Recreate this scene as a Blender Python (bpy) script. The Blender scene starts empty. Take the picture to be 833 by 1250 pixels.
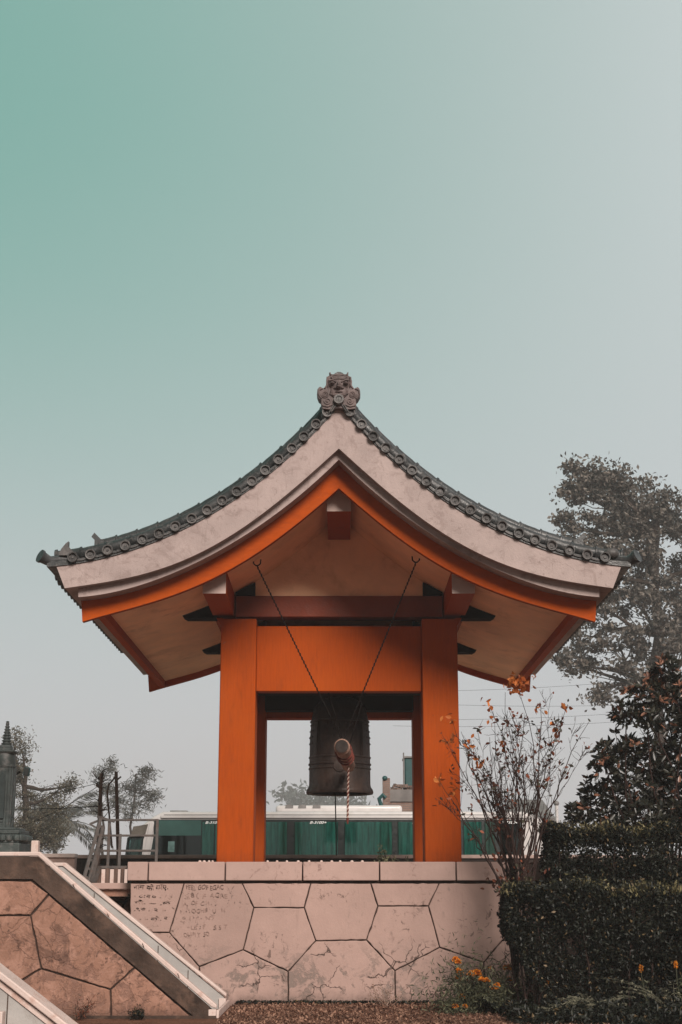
import bpy, bmesh, math, random
import numpy as np
from mathutils import Vector, Matrix, Quaternion

random.seed(7)
RNG = np.random.default_rng(11)
SC = bpy.context.scene
COL = SC.collection
R = math.radians
PITCH = R(14.48)
F = 1800.0
EYE = 1.55

def at(u, v, Y):
    """point of the plane y=Y that the photograph shows at pixel (u, v): used to measure the place"""
    a = (u - 416.5) / F
    b = (625 - v) / F
    dy = math.cos(PITCH) - b * math.sin(PITCH)
    dz = math.sin(PITCH) + b * math.cos(PITCH)
    t = Y / dy
    return Vector((a * t, Y, EYE + dz * t))

# ------------------------------------------------------------------ object helpers
def tag(o, label=None, cat=None, group=None, kind=None):
    if label: o['label'] = label
    if cat: o['category'] = cat
    if group: o['group'] = group
    if kind: o['kind'] = kind
    return o

def wloc(o):
    p = Vector((0, 0, 0))
    while o is not None:
        p = p + o.location
        o = o.parent
    return p

def empty(name, loc, label, cat, group=None):
    o = bpy.data.objects.new(name, None)
    o.empty_display_size = 0.2
    COL.objects.link(o)
    o.location = loc
    return tag(o, label, cat, group)

def copy_tree(o, parent=None):
    c = o.copy()
    COL.objects.link(c)
    if parent is not None:
        c.parent = parent
    for ch in list(o.children):
        copy_tree(ch, c)
    return c

class MB:
    def __init__(self):
        self.v = []; self.f = []
    def add(self, vs, fs):
        n = len(self.v)
        self.v.extend([tuple(x) for x in vs])
        self.f.extend([tuple(i + n for i in f) for f in fs])
        return self
    def box(self, x0, x1, y0, y1, z0, z1):
        vs = [(x0,y0,z0),(x1,y0,z0),(x1,y1,z0),(x0,y1,z0),(x0,y0,z1),(x1,y0,z1),(x1,y1,z1),(x0,y1,z1)]
        fs = [(0,3,2,1),(4,5,6,7),(0,1,5,4),(1,2,6,5),(2,3,7,6),(3,0,4,7)]
        return self.add(vs, fs)
    def obox(self, c, ax, ay, az):
        """box from centre and three half-extent vectors"""
        c = Vector(c); ax = Vector(ax); ay = Vector(ay); az = Vector(az)
        vs = [c-ax-ay-az, c+ax-ay-az, c+ax+ay-az, c-ax+ay-az, c-ax-ay+az, c+ax-ay+az, c+ax+ay+az, c-ax+ay+az]
        return self.add(vs, [(0,3,2,1),(4,5,6,7),(0,1,5,4),(1,2,6,5),(2,3,7,6),(3,0,4,7)])
    def bar(self, a, b, w, h=None, up=(0,0,1)):
        a = Vector(a); b = Vector(b); h = h or w
        d = (b - a); L = d.length; d.normalize()
        s = d.cross(Vector(up))
        if s.length < 1e-4: s = d.cross(Vector((0,1,0)))
        s.normalize(); t = s.cross(d)
        return self.obox((a+b)/2, d*L/2, s*w/2, t*h/2)
    def prism_xz(self, poly, y0, y1):
        """polygon in (x,z), extruded from y0 to y1 (y0 nearer the viewer)"""
        n = len(poly)
        ar = sum(poly[i][0]*poly[(i+1)%n][1] - poly[(i+1)%n][0]*poly[i][1] for i in range(n))
        if ar < 0: poly = poly[::-1]
        vs = [(x,y0,z) for x,z in poly] + [(x,y1,z) for x,z in poly]
        fs = [tuple(range(n)), tuple(range(2*n-1, n-1, -1))]
        for i in range(n):
            j = (i+1) % n
            fs.append((i, i+n, j+n, j))
        return self.add(vs, fs)
    def tube(self, path, rad, n=8, cap=True):
        P = [Vector(p) for p in path]
        m = len(P)
        rr = rad if hasattr(rad, '__len__') else [rad]*m
        t0 = (P[1]-P[0]).normalized()
        ref = Vector((0,0,1)) if abs(t0.z) < 0.9 else Vector((1,0,0))
        nrm = t0.cross(ref).normalized()
        vs = []
        pt = t0
        for i in range(m):
            if i == 0: t = t0
            elif i == m-1: t = (P[i]-P[i-1])
            else: t = (P[i+1]-P[i-1])
            t = t.normalized() if t.length > 1e-9 else pt
            nrm = (nrm - t*nrm.dot(t))
            if nrm.length < 1e-6: nrm = t.orthogonal()
            nrm.normalize(); bn = t.cross(nrm); pt = t
            for k in range(n):
                a = 2*math.pi*k/n
                vs.append(P[i] + (nrm*math.cos(a) + bn*math.sin(a))*rr[i])
        fs = []
        for i in range(m-1):
            for k in range(n):
                k2 = (k+1) % n
                fs.append((i*n+k, i*n+k2, (i+1)*n+k2, (i+1)*n+k))
        if cap:
            fs.append(tuple(range(n-1,-1,-1))); fs.append(tuple((m-1)*n+k for k in range(n)))
        return self.add(vs, fs)
    def lathe(self, prof, c=(0,0,0), axis='z', n=24, mat=None):
        """profile of (r, h) revolved round an axis through c"""
        c = Vector(c); vs = []; fs = []
        for r, h in prof:
            for k in range(n):
                a = 2*math.pi*k/n
                if axis == 'z': p = Vector((r*math.cos(a), r*math.sin(a), h))
                elif axis == 'y': p = Vector((r*math.cos(a), h, r*math.sin(a)))
                else: p = Vector((h, r*math.cos(a), r*math.sin(a)))
                if mat is not None: p = mat @ p
                vs.append(c+p)
        m = len(prof)
        for i in range(m-1):
            for k in range(n):
                k2 = (k+1)%n
                fs.append((i*n+k, i*n+k2, (i+1)*n+k2, (i+1)*n+k))
        if prof[0][0] > 1e-5: fs.append(tuple(range(n-1,-1,-1)))
        if prof[-1][0] > 1e-5: fs.append(tuple((m-1)*n+k for k in range(n)))
        return self.add(vs, fs)
    def ball(self, c, rx, ry=None, rz=None, n=12, m=8):
        ry = ry or rx; rz = rz or rx
        c = Vector(c); vs = []; fs = []
        for i in range(m+1):
            t = math.pi*i/m
            for k in range(n):
                a = 2*math.pi*k/n
                vs.append(c + Vector((rx*math.sin(t)*math.cos(a), ry*math.sin(t)*math.sin(a), rz*math.cos(t))))
        for i in range(m):
            for k in range(n):
                k2=(k+1)%n
                fs.append((i*n+k, (i+1)*n+k, (i+1)*n+k2, i*n+k2))
        return self.add(vs, fs)
    def build(self, name, mat, parent=None, loc=None, bevel=0, seg=2, smooth=True, fix=False, angle=35):
        me = bpy.data.meshes.new(name)
        base = wloc(parent) if parent is not None else Vector((0,0,0))
        if loc is not None: base = base + Vector(loc)
        vs = np.array(self.v, dtype=np.float64) - np.array(base)
        me.from_pydata(vs.tolist(), [], self.f)
        if fix:
            bm = bmesh.new(); bm.from_mesh(me)
            bmesh.ops.remove_doubles(bm, verts=bm.verts, dist=1e-5)
            bmesh.ops.recalc_face_normals(bm, faces=bm.faces)
            bm.to_mesh(me); bm.free()
        me.validate(); me.update()
        if smooth:
            me.shade_smooth()
            me.set_sharp_from_angle(angle=R(angle))
        o = bpy.data.objects.new(name, me)
        COL.objects.link(o)
        if loc is not None: o.location = loc
        if parent is not None: o.parent = parent
        if mat is not None: me.materials.append(mat)
        if bevel:
            b = o.modifiers.new('bevel', 'BEVEL'); b.width = bevel; b.segments = seg
            b.limit_method = 'ANGLE'; b.angle_limit = R(40)
        return o

def part(name, mat, parent, fn, **k):
    m = MB(); fn(m)
    return m.build(name, mat, parent, **k)

def leaf_mesh(name, mat, parent, C, size, rng, aspect=0.45, fold=0.12, up=0.0, loc=None, axis=None, pointed=False, jitter=0.35):
    """many small leaves with their own facing: C (N,3) centres, size (N,) lengths"""
    C = np.asarray(C, float); N = len(C)
    size = np.broadcast_to(np.asarray(size, float), (N,))
    a = rng.normal(size=(N,3))
    if axis is not None: a = axis + rng.normal(size=(N,3))*jitter
    a /= np.linalg.norm(a, axis=1, keepdims=True)
    n = rng.normal(size=(N,3)); n[:,2] += up
    n -= a*np.sum(n*a,axis=1,keepdims=True)
    n /= np.linalg.norm(n,axis=1,keepdims=True)+1e-9
    b = np.cross(a,n)
    s = size[:,None]
    base = np.array(wloc(parent)) if parent is not None else np.zeros(3)
    if loc is not None: base = base + np.array(loc)
    C = C - base
    if pointed:
        P = [C-a*s*.5, C-a*s*.12+b*s*aspect*.5+n*s*fold, C+a*s*.2+b*s*aspect*.42+n*s*fold, C+a*s*.52-n*s*fold*.6,
             C+a*s*.2-b*s*aspect*.42+n*s*fold, C-a*s*.12-b*s*aspect*.5+n*s*fold, C+a*s*.03]
        k = 7
        F_ = [(0,1,6),(1,2,6),(2,3,6),(3,4,6),(4,5,6),(5,0,6)]
    else:
        P = [C-a*s*.5, C+b*s*aspect*.5+n*s*fold, C+a*s*.5, C-b*s*aspect*.5+n*s*fold]
        k = 4
        F_ = [(0,1,2),(0,2,3)]
    V = np.stack(P,axis=1).reshape(-1,3)
    idx = np.arange(N)[:,None]*k
    T = np.concatenate([idx+np.array(f)[None,:] for f in F_],axis=1).reshape(-1)
    nf = len(T)//3
    me = bpy.data.meshes.new(name)
    me.vertices.add(len(V)); me.vertices.foreach_set('co', V.reshape(-1).astype(np.float32))
    me.loops.add(len(T)); me.loops.foreach_set('vertex_index', T.astype(np.int32))
    me.polygons.add(nf)
    me.polygons.foreach_set('loop_start', (np.arange(nf)*3).astype(np.int32))
    me.update(calc_edges=True); me.validate()
    me.materials.append(mat)
    o = bpy.data.objects.new(name, me); COL.objects.link(o)
    if loc is not None: o.location = loc
    if parent is not None: o.parent = parent
    return o

# ------------------------------------------------------------------ materials
class NT:
    def __init__(self, name):
        self.m = bpy.data.materials.new(name); self.m.use_nodes = True
        self.t = self.m.node_tree; self.t.nodes.clear()
        self.out = self.t.nodes.new('ShaderNodeOutputMaterial')
        self.pos = self.n('ShaderNodeNewGeometry').outputs['Position']
    def n(self, typ, **k):
        nd = self.t.nodes.new(typ)
        for a, b in k.items(): setattr(nd, a, b)
        return nd
    def l(self, a, b): self.t.links.new(a, b)
    def setin(self, sock, v):
        if isinstance(v, bpy.types.NodeSocket): self.l(v, sock)
        else: sock.default_value = v
    def noise(self, scale, detail=4, rough=.55, vec=None, dist=0, stretch=None):
        v = vec or self.pos
        if stretch:
            mp = self.n('ShaderNodeMapping'); mp.inputs['Scale'].default_value = stretch
            self.l(v, mp.inputs['Vector']); v = mp.outputs['Vector']
        nd = self.n('ShaderNodeTexNoise'); self.l(v, nd.inputs['Vector'])
        nd.inputs['Scale'].default_value = scale; nd.inputs['Detail'].default_value = detail
        nd.inputs['Roughness'].default_value = rough; nd.inputs['Distortion'].default_value = dist
        return nd.outputs['Fac']
    def ramp(self, fac, lo, hi, a=0.0, b=1.0):
        mr = self.n('ShaderNodeMapRange'); self.setin(mr.inputs[0], fac)
        mr.interpolation_type = 'SMOOTHSTEP'
        for i, x in zip((1,2,3,4), (lo,hi,a,b)): mr.inputs[i].default_value = x
        return mr.outputs[0]
    def math(self, op, a, b=0.0):
        m = self.n('ShaderNodeMath', operation=op); self.setin(m.inputs[0], a); self.setin(m.inputs[1], b)
        return m.outputs[0]
    def mix(self, fac, a, b, typ='MIX'):
        m = self.n('ShaderNodeMix', data_type='RGBA', blend_type=typ)
        self.setin(m.inputs[0], fac)
        for s, v in ((m.inputs[6], a), (m.inputs[7], b)):
            if isinstance(v, bpy.types.NodeSocket): self.l(v, s)
            else: s.default_value = (*v[:3], 1)
        return m.outputs[2]
    def z(self):
        s = self.n('ShaderNodeSeparateXYZ'); self.l(self.pos, s.inputs[0]); return s.outputs[2]
    def bsdf(self, color, rough=.6, spec=.3, bump=None, bumpd=.01, metal=0, coat=0, trans=0):
        p = self.n('ShaderNodeBsdfPrincipled')
        if isinstance(color, bpy.types.NodeSocket): self.l(color, p.inputs['Base Color'])
        else: p.inputs['Base Color'].default_value = (*color, 1)
        self.setin(p.inputs['Roughness'], rough)
        p.inputs['Specular IOR Level'].default_value = spec
        p.inputs['Metallic'].default_value = metal
        p.inputs['Coat Weight'].default_value = coat
        p.inputs['Transmission Weight'].default_value = trans
        if bump is not None:
            b = self.n('ShaderNodeBump'); b.inputs['Strength'].default_value = 1
            b.inputs['Distance'].default_value = bumpd
            self.l(bump, b.inputs['Height']); self.l(b.outputs[0], p.inputs['Normal'])
        return p.outputs[0]
    def done(self, sh, vol=False):
        self.l(sh, self.out.inputs['Volume' if vol else 'Surface']); return self.m

def mul(c, k): return tuple(x*k for x in c)

def simple(name, c, rough=.6, var=.25, scale=3, bump=.004, bscale=40, spec=.3, metal=0, dirt=None, dscale=2, damt=.5, stretch=None, coat=0):
    t = NT(name)
    nz = t.noise(scale, 5, .6, stretch=stretch)
    col = t.mix(t.ramp(nz, .3, .7), mul(c, 1-var), mul(c, 1+var*.6))
    if dirt:
        col = t.mix(t.math('MULTIPLY', t.ramp(t.noise(dscale, 6, .65, dist=.4), .5, .68), damt), col, dirt)
    rr = t.ramp(t.noise(scale*4, 3), .3, .7, max(.05, rough-.08), min(1, rough+.08))
    return t.done(t.bsdf(col, rr, spec, t.noise(bscale, 4), bump, metal, coat))

def plaster(name, base, dirt, peel, zlo=.0, zhi=.9, amount=.6, bump=.006, crack=.5, fine=.5, mott=.0, mottc=None):
    """painted render with blotches, hairline cracks and patches where the paint has come off"""
    t = NT(name)
    big = t.noise(.9, 5, .6, dist=.3)
    col = t.mix(t.ramp(big, .3, .72), mul(base, .88), mul(base, 1.07))
    col = t.mix(t.math('MULTIPLY', t.ramp(t.noise(5, 6, .7), .3, .75), .35), col, mul(base, .8))
    isl = t.n('ShaderNodeNewGeometry').outputs['Random Per Island']
    col = t.mix(1.0, col, t.mix(isl, (.86,.85,.84), (1.06,1.05,1.05)), 'MULTIPLY')
    if mott:
        m1 = t.ramp(t.noise(4.2, 7, .7, dist=.7), .46, .62)
        col = t.mix(t.math('MULTIPLY', m1, mott), col, mottc)
        m2 = t.ramp(t.noise(8.5, 7, .72, dist=.5), .55, .66)
        col = t.mix(t.math('MULTIPLY', m2, mott), col, dirt)
        m3 = t.ramp(t.noise(1.9, 8, .7, dist=.8), .58, .66)
        col = t.mix(t.math('MULTIPLY', m3, .8*mott), col, mul(dirt, .75))
    sp = t.ramp(t.noise(9, 8, .75, dist=.8), .545, .62)
    spmask = t.ramp(t.noise(1.5, 4), .46, .6)
    col = t.mix(t.math('MULTIPLY', t.math('MULTIPLY', sp, spmask), fine), col, dirt)
    # scuffs drawn out downward
    sc = t.ramp(t.noise(5, 7, .72, stretch=(2.6, 2.6, 1.0), dist=.5), .6, .68)
    col = t.mix(t.math('MULTIPLY', t.math('MULTIPLY', sc, t.ramp(t.noise(1.2, 3, vec=None), .4, .6)), fine*.75), col, peel)
    z = t.z()
    low = t.ramp(z, zlo, zhi, 1.0, 0.0)
    pz = t.ramp(t.noise(3.1, 8, .68, dist=.6), .49, .56)
    pz2 = t.ramp(t.noise(12, 6, .7), .36, .55)
    pm = t.math('MULTIPLY', t.math('MULTIPLY', pz, pz2), t.math('MULTIPLY', low, amount))
    col = t.mix(pm, col, peel)
    st = t.ramp(t.noise(3, 5, .6, stretch=(5, 5, .35)), .58, .8)
    col = t.mix(t.math('MULTIPLY', st, .25), col, dirt)
    # cracks
    wob = t.n('ShaderNodeTexNoise'); wob.inputs['Scale'].default_value = 6; wob.inputs['Detail'].default_value = 4
    t.l(t.pos, wob.inputs['Vector'])
    vm = t.n('ShaderNodeVectorMath', operation='MULTIPLY_ADD')
    t.l(wob.outputs['Color'], vm.inputs[0]); vm.inputs[1].default_value = (.24,.0,.24); t.l(t.pos, vm.inputs[2])
    vo = t.n('ShaderNodeTexVoronoi', feature='DISTANCE_TO_EDGE'); vo.inputs['Scale'].default_value = 2.7
    t.l(vm.outputs[0], vo.inputs['Vector'])
    cr = t.ramp(vo.outputs['Distance'], .004, .024, 1, 0)
    cmask = t.math('MULTIPLY', t.ramp(t.noise(1.9, 4), .44, .54), t.ramp(z, zhi-.25, zhi-.08, 1, 0.0))
    cm = t.math('MULTIPLY', t.math('MULTIPLY', cr, cmask), crack)
    col = t.mix(cm, col, mul(dirt, .4))
    # wet earthy foot
    foot = t.ramp(t.math('ADD', z, t.math('MULTIPLY', t.noise(6, 5, .7), .3)), .13, .38, 1, 0)
    col = t.mix(t.math('MULTIPLY', foot, .6), col, mul(dirt, .6))
    h = t.math('SUBTRACT', t.math('MULTIPLY', t.noise(30, 5), .5), t.math('ADD', t.math('MULTIPLY', pm, .6), cm))
    return t.done(t.bsdf(col, .75, .2, h, bump))

def foliage(name, dark, light, rough=.55, trans=.25, tint=None, tamt=0.0, spec=.3):
    t = NT(name)
    g = t.n('ShaderNodeNewGeometry')
    rnd = g.outputs['Random Per Island']
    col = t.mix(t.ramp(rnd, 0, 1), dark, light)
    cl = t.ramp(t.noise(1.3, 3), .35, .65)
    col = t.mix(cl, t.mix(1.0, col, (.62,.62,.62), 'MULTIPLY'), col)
    if tint:
        col = t.mix(t.math('MULTIPLY', t.math('GREATER_THAN', t.math('FRACT', t.math('MULTIPLY', rnd, 17.3)), 1-tamt), 1), col, tint)
    p = t.bsdf(col, rough, spec)
    tr = t.n('ShaderNodeBsdfTranslucent'); t.l(col, tr.inputs['Color'])
    ms = t.n('ShaderNodeMixShader'); ms.inputs[0].default_value = trans
    t.l(p, ms.inputs[1]); t.l(tr.outputs[0], ms.inputs[2])
    return t.done(ms.outputs[0])

def paint(name, base, grime, under, grain=(6,6,.45), foot=None):
    """old oil paint on timber: grain, sun-bleached patches, runs of grime and small chips"""
    t = NT(name)
    g = t.noise(7, 6, .65, stretch=grain)
    col = t.mix(t.ramp(g, .3, .7), mul(base, .86), mul(base, 1.07))
    col = t.mix(t.math('MULTIPLY', t.ramp(t.noise(.8, 5, .65, dist=.6), .45, .7), .35), col, (base[0]*1.1, base[1]*1.3, base[2]*1.5))
    col = t.mix(t.math('MULTIPLY', t.ramp(t.noise(2.2, 7, .7, stretch=(1.6,1.6,.5), dist=.4), .55, .72), .38), col, grime)
    ch = t.ramp(t.noise(16, 7, .75, dist=.6), .66, .69)
    cm = t.math('MULTIPLY', ch, t.ramp(t.noise(2.4, 4), .46, .58))
    col = t.mix(t.math('MULTIPLY', cm, .75), col, under)
    if foot:
        f = t.ramp(t.math('ADD', t.z(), t.math('MULTIPLY', t.noise(7, 5, .7), .35)), foot, foot+.45, 1, 0)
        col = t.mix(t.math('MULTIPLY', f, .55), col, grime)
    h = t.math('SUBTRACT', t.math('MULTIPLY', g, .6), cm)
    return t.done(t.bsdf(col, t.ramp(g, .3, .7, .55, .72), .06, h, .004))
ORANGE = paint('vermilion_paint', (.33,.054,.0042), (.12,.028,.009), (.22,.12,.075), foot=2.0)
ORANGE_B = paint('vermilion_board', (.35,.056,.0042), (.14,.03,.01), (.25,.13,.08), grain=(1.0,6,3.0))
def limewash(name, base, dirt):
    t = NT(name)
    col = t.mix(t.ramp(t.noise(1.3, 6, .65, dist=.5), .3, .7), mul(base, .86), mul(base, 1.08))
    col = t.mix(t.math('MULTIPLY', t.ramp(t.noise(3.2, 8, .72, dist=.9), .5, .64), .42), col, dirt)
    col = t.mix(t.math('MULTIPLY', t.ramp(t.noise(9, 7, .75, dist=.5), .56, .66), .4), col, mul(dirt, .8))
    col = t.mix(t.math('MULTIPLY', t.ramp(t.noise(4, 6, .7, stretch=(5,5,.5)), .57, .72), .38), col, mul(dirt, .7))
    wob = t.n('ShaderNodeTexNoise'); wob.inputs['Scale'].default_value = 5; wob.inputs['Detail'].default_value = 5
    t.l(t.pos, wob.inputs['Vector'])
    vm = t.n('ShaderNodeVectorMath', operation='MULTIPLY_ADD')
    t.l(wob.outputs['Color'], vm.inputs[0]); vm.inputs[1].default_value = (.3,.0,.3); t.l(t.pos, vm.inputs[2])
    vo = t.n('ShaderNodeTexVoronoi', feature='DISTANCE_TO_EDGE'); vo.inputs['Scale'].default_value = 1.5
    t.l(vm.outputs[0], vo.inputs['Vector'])
    cr = t.math('MULTIPLY', t.ramp(vo.outputs['Distance'], .001, .008, 1, 0), t.ramp(t.noise(1.4, 4), .5, .58))
    col = t.mix(t.math('MULTIPLY', cr, .35), col, mul(dirt, .5))
    return t.done(t.bsdf(col, .85, .15, t.math('MULTIPLY', t.noise(24, 6, .65), .8), .008))
WHITE_P = limewash('weathered_limewash', (.37,.295,.277), (.18,.13,.117))
WHITE_E = simple('white_end_paint', (.42,.32,.285), .7, .1, 4, .003, 40, .2)
SOFFIT = simple('buff_plaster', (.86,.52,.32), .75, .14, 1.2, .003, 30, .2, dirt=(.33,.15,.08), dscale=1.5, damt=.35)
DARKWOOD_AND_SHADE = simple('dark_timber_and_shade', (.011,.0075,.0065), .85, .3, 3, .004, 30, .04)  # bracket timber; kept near-black so the interior beams read as recess shade
REDWOOD = simple('oxide_red_timber', (.17,.033,.014), .6, .25, 2, .004, 30, .25)
def tile_mat(name, a, b, rough):
    t = NT(name)
    isl = t.n('ShaderNodeNewGeometry').outputs['Random Per Island']
    col = t.mix(isl, a, b)
    col = t.mix(t.math('MULTIPLY', t.ramp(t.noise(3.1, 6, .68, dist=.4), .42, .66), .6), col, mul(a, .45))
    col = t.mix(t.math('MULTIPLY', t.ramp(t.noise(13, 6, .7), .54, .68), .5), col, (.15,.135,.125))
    return t.done(t.bsdf(col, t.ramp(t.noise(9, 4), .3, .7, rough-.1, rough+.12), .5, t.noise(40, 5), .005))
TILE = tile_mat('grey_kawara_tile', (.017,.020,.021), (.040,.041,.042), .42)
TILE_E = tile_mat('grey_tile_end', (.016,.015,.015), (.095,.086,.083), .55)
ONI = simple('fired_clay_grey', (.125,.092,.088), .6, .35, 8, .006, 50, .35, dirt=(.04,.03,.03), dscale=9, damt=.6)
WALLP = plaster('pink_wash_stone', (.395,.268,.232), (.10,.064,.052), (.20,.148,.128), .35, 1.0, 1.0, .006, .9, .85)
COPE = plaster('pink_wash_coping', (.41,.285,.25), (.17,.10,.085), (.24,.17,.145), -2, -1, .3, .004, 0, .6)
GROUT = simple('dark_grout', (.05,.028,.02), .9, .3, 8, .003)
STAIRP = plaster('stained_stair_stone', (.285,.152,.108), (.07,.036,.027), (.17,.092,.07), .2, 3.0, .7, .012, .3, .9, .7, (.36,.20,.15))
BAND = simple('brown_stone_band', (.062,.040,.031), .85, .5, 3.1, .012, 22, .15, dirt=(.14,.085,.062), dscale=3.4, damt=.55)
CAP = simple('pale_cap_stone', (.56,.445,.405), .6, .12, 2.5, .004, 30, .3, dirt=(.36,.19,.14), dscale=5, damt=.55)
PALE = simple('pale_grey_stone', (.34,.32,.305), .6, .14, 2, .003, 30, .3, dirt=(.27,.24,.22), dscale=3, damt=.5)
BRONZE = simple('old_bronze', (.036,.024,.020), .5, .35, 5, .004, 40, .3, metal=.3, dirt=(.062,.038,.029), dscale=3, damt=.6, stretch=(3,3,1))
LOGM = simple('bare_log_wood', (.27,.165,.125), .75, .3, 7, .01, 30, .2, stretch=(6,.6,6))
LOGEND = simple('log_end_grain', (.035,.027,.024), .8, .4, 14, .006, 60, .2)
ROPE_R = simple('red_rope', (.13,.035,.027), .9, .3, 30, .004, 90, .1)
ROPE_W = simple('white_rope', (.42,.32,.27), .9, .2, 30, .004, 90, .1)
IRON = simple('dark_iron', (.008,.006,.0055), .9, .3, 10, .003, 50, .05)
GALV = simple('worn_steel_paint', (.085,.073,.068), .5, .3, 9, .002, 60, .4, metal=.2, dirt=(.09,.05,.035), dscale=8, damt=.6)
POLE = simple('weathered_pole_wood', (.12,.078,.063), .85, .35, 4, .01, 25, .15, stretch=(6,6,.5))
GREENST = simple('green_grey_granite', (.045,.056,.054), .5, .35, 6, .005, 45, .4, dirt=(.15,.135,.13), dscale=7, damt=.5)
BUSW = simple('bus_white_paint', (.52,.49,.48), .35, .1, 1.2, .0005, 20, .5, dirt=(.42,.37,.34), dscale=1.5, damt=.4)
BUSDARK = simple('bus_black_trim', (.012,.016,.016), .35, .3, 3, .0005, 20, .5)
GREYTRIM = simple('grey_plastic', (.16,.15,.145), .5, .25, 5, .001, 30, .4)
TYRE = simple('black_rubber', (.02,.02,.02), .85, .2, 8, .002)
BRICKG = None
TIN = simple('grey_tin_sheet', (.15,.135,.128), .6, .3, 2, .003, 20, .3)
TEALP = simple('teal_plastic', (.008,.055,.055), .45, .25, 4, .002, 30, .4)
BARK = simple('brown_bark', (.04,.029,.024), .9, .35, 5, .015, 25, .1, stretch=(4,4,.6))
TWIG = simple('bare_twig', (.030,.017,.0145), .85, .3, 9, .004, 60, .15)
BRICKR = None

def brick_mat():
    t = NT('rough_brickwork')
    mp = t.n('ShaderNodeMapping'); mp.inputs['Rotation'].default_value = (R(90),0,0); t.l(t.pos, mp.inputs['Vector'])
    b = t.n('ShaderNodeTexBrick'); t.l(mp.outputs[0], b.inputs['Vector'])
    b.inputs['Scale'].default_value = 3.2
    b.inputs['Color1'].default_value = (.17,.10,.08,1); b.inputs['Color2'].default_value = (.23,.15,.12,1)
    b.inputs['Mortar'].default_value = (.18,.155,.145,1); b.inputs['Mortar Size'].default_value = .03
    col = t.mix(t.math('MULTIPLY', t.ramp(t.noise(2, 5), .45, .65), .5), b.outputs['Color'], (.16,.12,.1))
    return t.done(t.bsdf(col, .85, .2, b.outputs['Fac'], -.01))
BRICK = brick_mat()

def curtain_mat():
    t = NT('teal_curtain_cloth')
    col = t.mix(t.ramp(t.noise(5, 4, stretch=(4,4,.4)), .3, .7), (.018,.095,.092), (.075,.25,.235))
    return t.done(t.bsdf(col, .7, .2))
CURTAIN = curtain_mat()

def glass_mat(name, tintc, refl):
    t = NT(name)
    tr = t.n('ShaderNodeBsdfTransparent'); tr.inputs[0].default_value = (*tintc, 1)
    gl = t.n('ShaderNodeBsdfGlossy'); gl.inputs['Color'].default_value = (.8,.85,.85,1); gl.inputs['Roughness'].default_value = .05
    ms = t.n('ShaderNodeMixShader'); ms.inputs[0].default_value = refl
    t.l(tr.outputs[0], ms.inputs[1]); t.l(gl.outputs[0], ms.inputs[2])
    return t.done(ms.outputs[0])
GLASS = glass_mat('tinted_bus_glass', (.62,.78,.74), .07)
GLASSD = glass_mat('dark_bus_glass', (.28,.42,.40), .10)

def ground_mat():
    t = NT('red_earth')
    col = t.mix(t.ramp(t.noise(2.2, 6, .65), .32, .68), (.12,.052,.033), (.20,.095,.062))
    col = t.mix(t.math('MULTIPLY', t.ramp(t.noise(26, 6, .75), .52, .66), .6), col, (.36,.21,.15))
    col = t.mix(t.math('MULTIPLY', t.ramp(t.noise(17, 5, .7, dist=.5), .55, .65), .7), col, (.05,.025,.018))
    return t.done(t.bsdf(col, .95, .1, t.noise(24, 8, .7), .05))
EARTH = ground_mat()
TERR = simple('dusty_paving', (.40,.28,.22), .9, .25, 1.5, .01, 18, .1)
ROAD = simple('asphalt', (.055,.052,.05), .9, .25, 3, .006, 40, .2)

LEAF_BIG = foliage('tall_tree_leaf', (.075,.068,.060), (.19,.163,.138), .6, .2)  # leaf colours lightened to put distance haze into them
LEAF_L = foliage('olive_leaf', (.07,.065,.045), (.17,.145,.10), .6, .25)  # raised in tone, haze put into the leaf colour
LEAF_PALM = foliage('palm_frond', (.09,.095,.085), (.19,.185,.165), .55, .2)  # greyed and lightened, with haze put into the frond colour
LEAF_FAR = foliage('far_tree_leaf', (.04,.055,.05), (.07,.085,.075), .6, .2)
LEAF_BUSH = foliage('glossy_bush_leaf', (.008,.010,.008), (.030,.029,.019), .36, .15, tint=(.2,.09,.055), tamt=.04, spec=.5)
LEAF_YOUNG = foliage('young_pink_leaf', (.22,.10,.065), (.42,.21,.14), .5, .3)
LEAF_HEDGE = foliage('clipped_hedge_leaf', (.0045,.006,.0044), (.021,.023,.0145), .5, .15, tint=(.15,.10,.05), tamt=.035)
LEAF_LIT_TIP = foliage('hedge_lit_top_growth', (.12,.105,.05), (.26,.22,.11), .55, .3)  # tan tone puts warm top light into the upper leaves' colour
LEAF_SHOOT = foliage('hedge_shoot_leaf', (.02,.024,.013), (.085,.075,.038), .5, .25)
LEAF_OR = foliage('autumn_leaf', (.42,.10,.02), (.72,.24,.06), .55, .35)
LEAF_RD = foliage('russet_leaf', (.12,.035,.02), (.30,.085,.04), .55, .3, tint=(.05,.045,.03), tamt=.35)
LEAF_MG = foliage('marigold_leaf', (.05,.055,.032), (.18,.18,.105), .6, .3)
PETAL = foliage('marigold_petal', (.80,.22,.015), (.90,.36,.03), .6, .3)
LEAF_FERN = foliage('fern_leaf', (.13,.125,.085), (.30,.28,.20), .6, .3)
LEAF_DRY = foliage('dry_litter', (.10,.045,.03), (.34,.19,.13), .8, .1)
DRYST = simple('dry_straw_stem', (.33,.23,.18), .8, .3, 9, .002)

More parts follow.
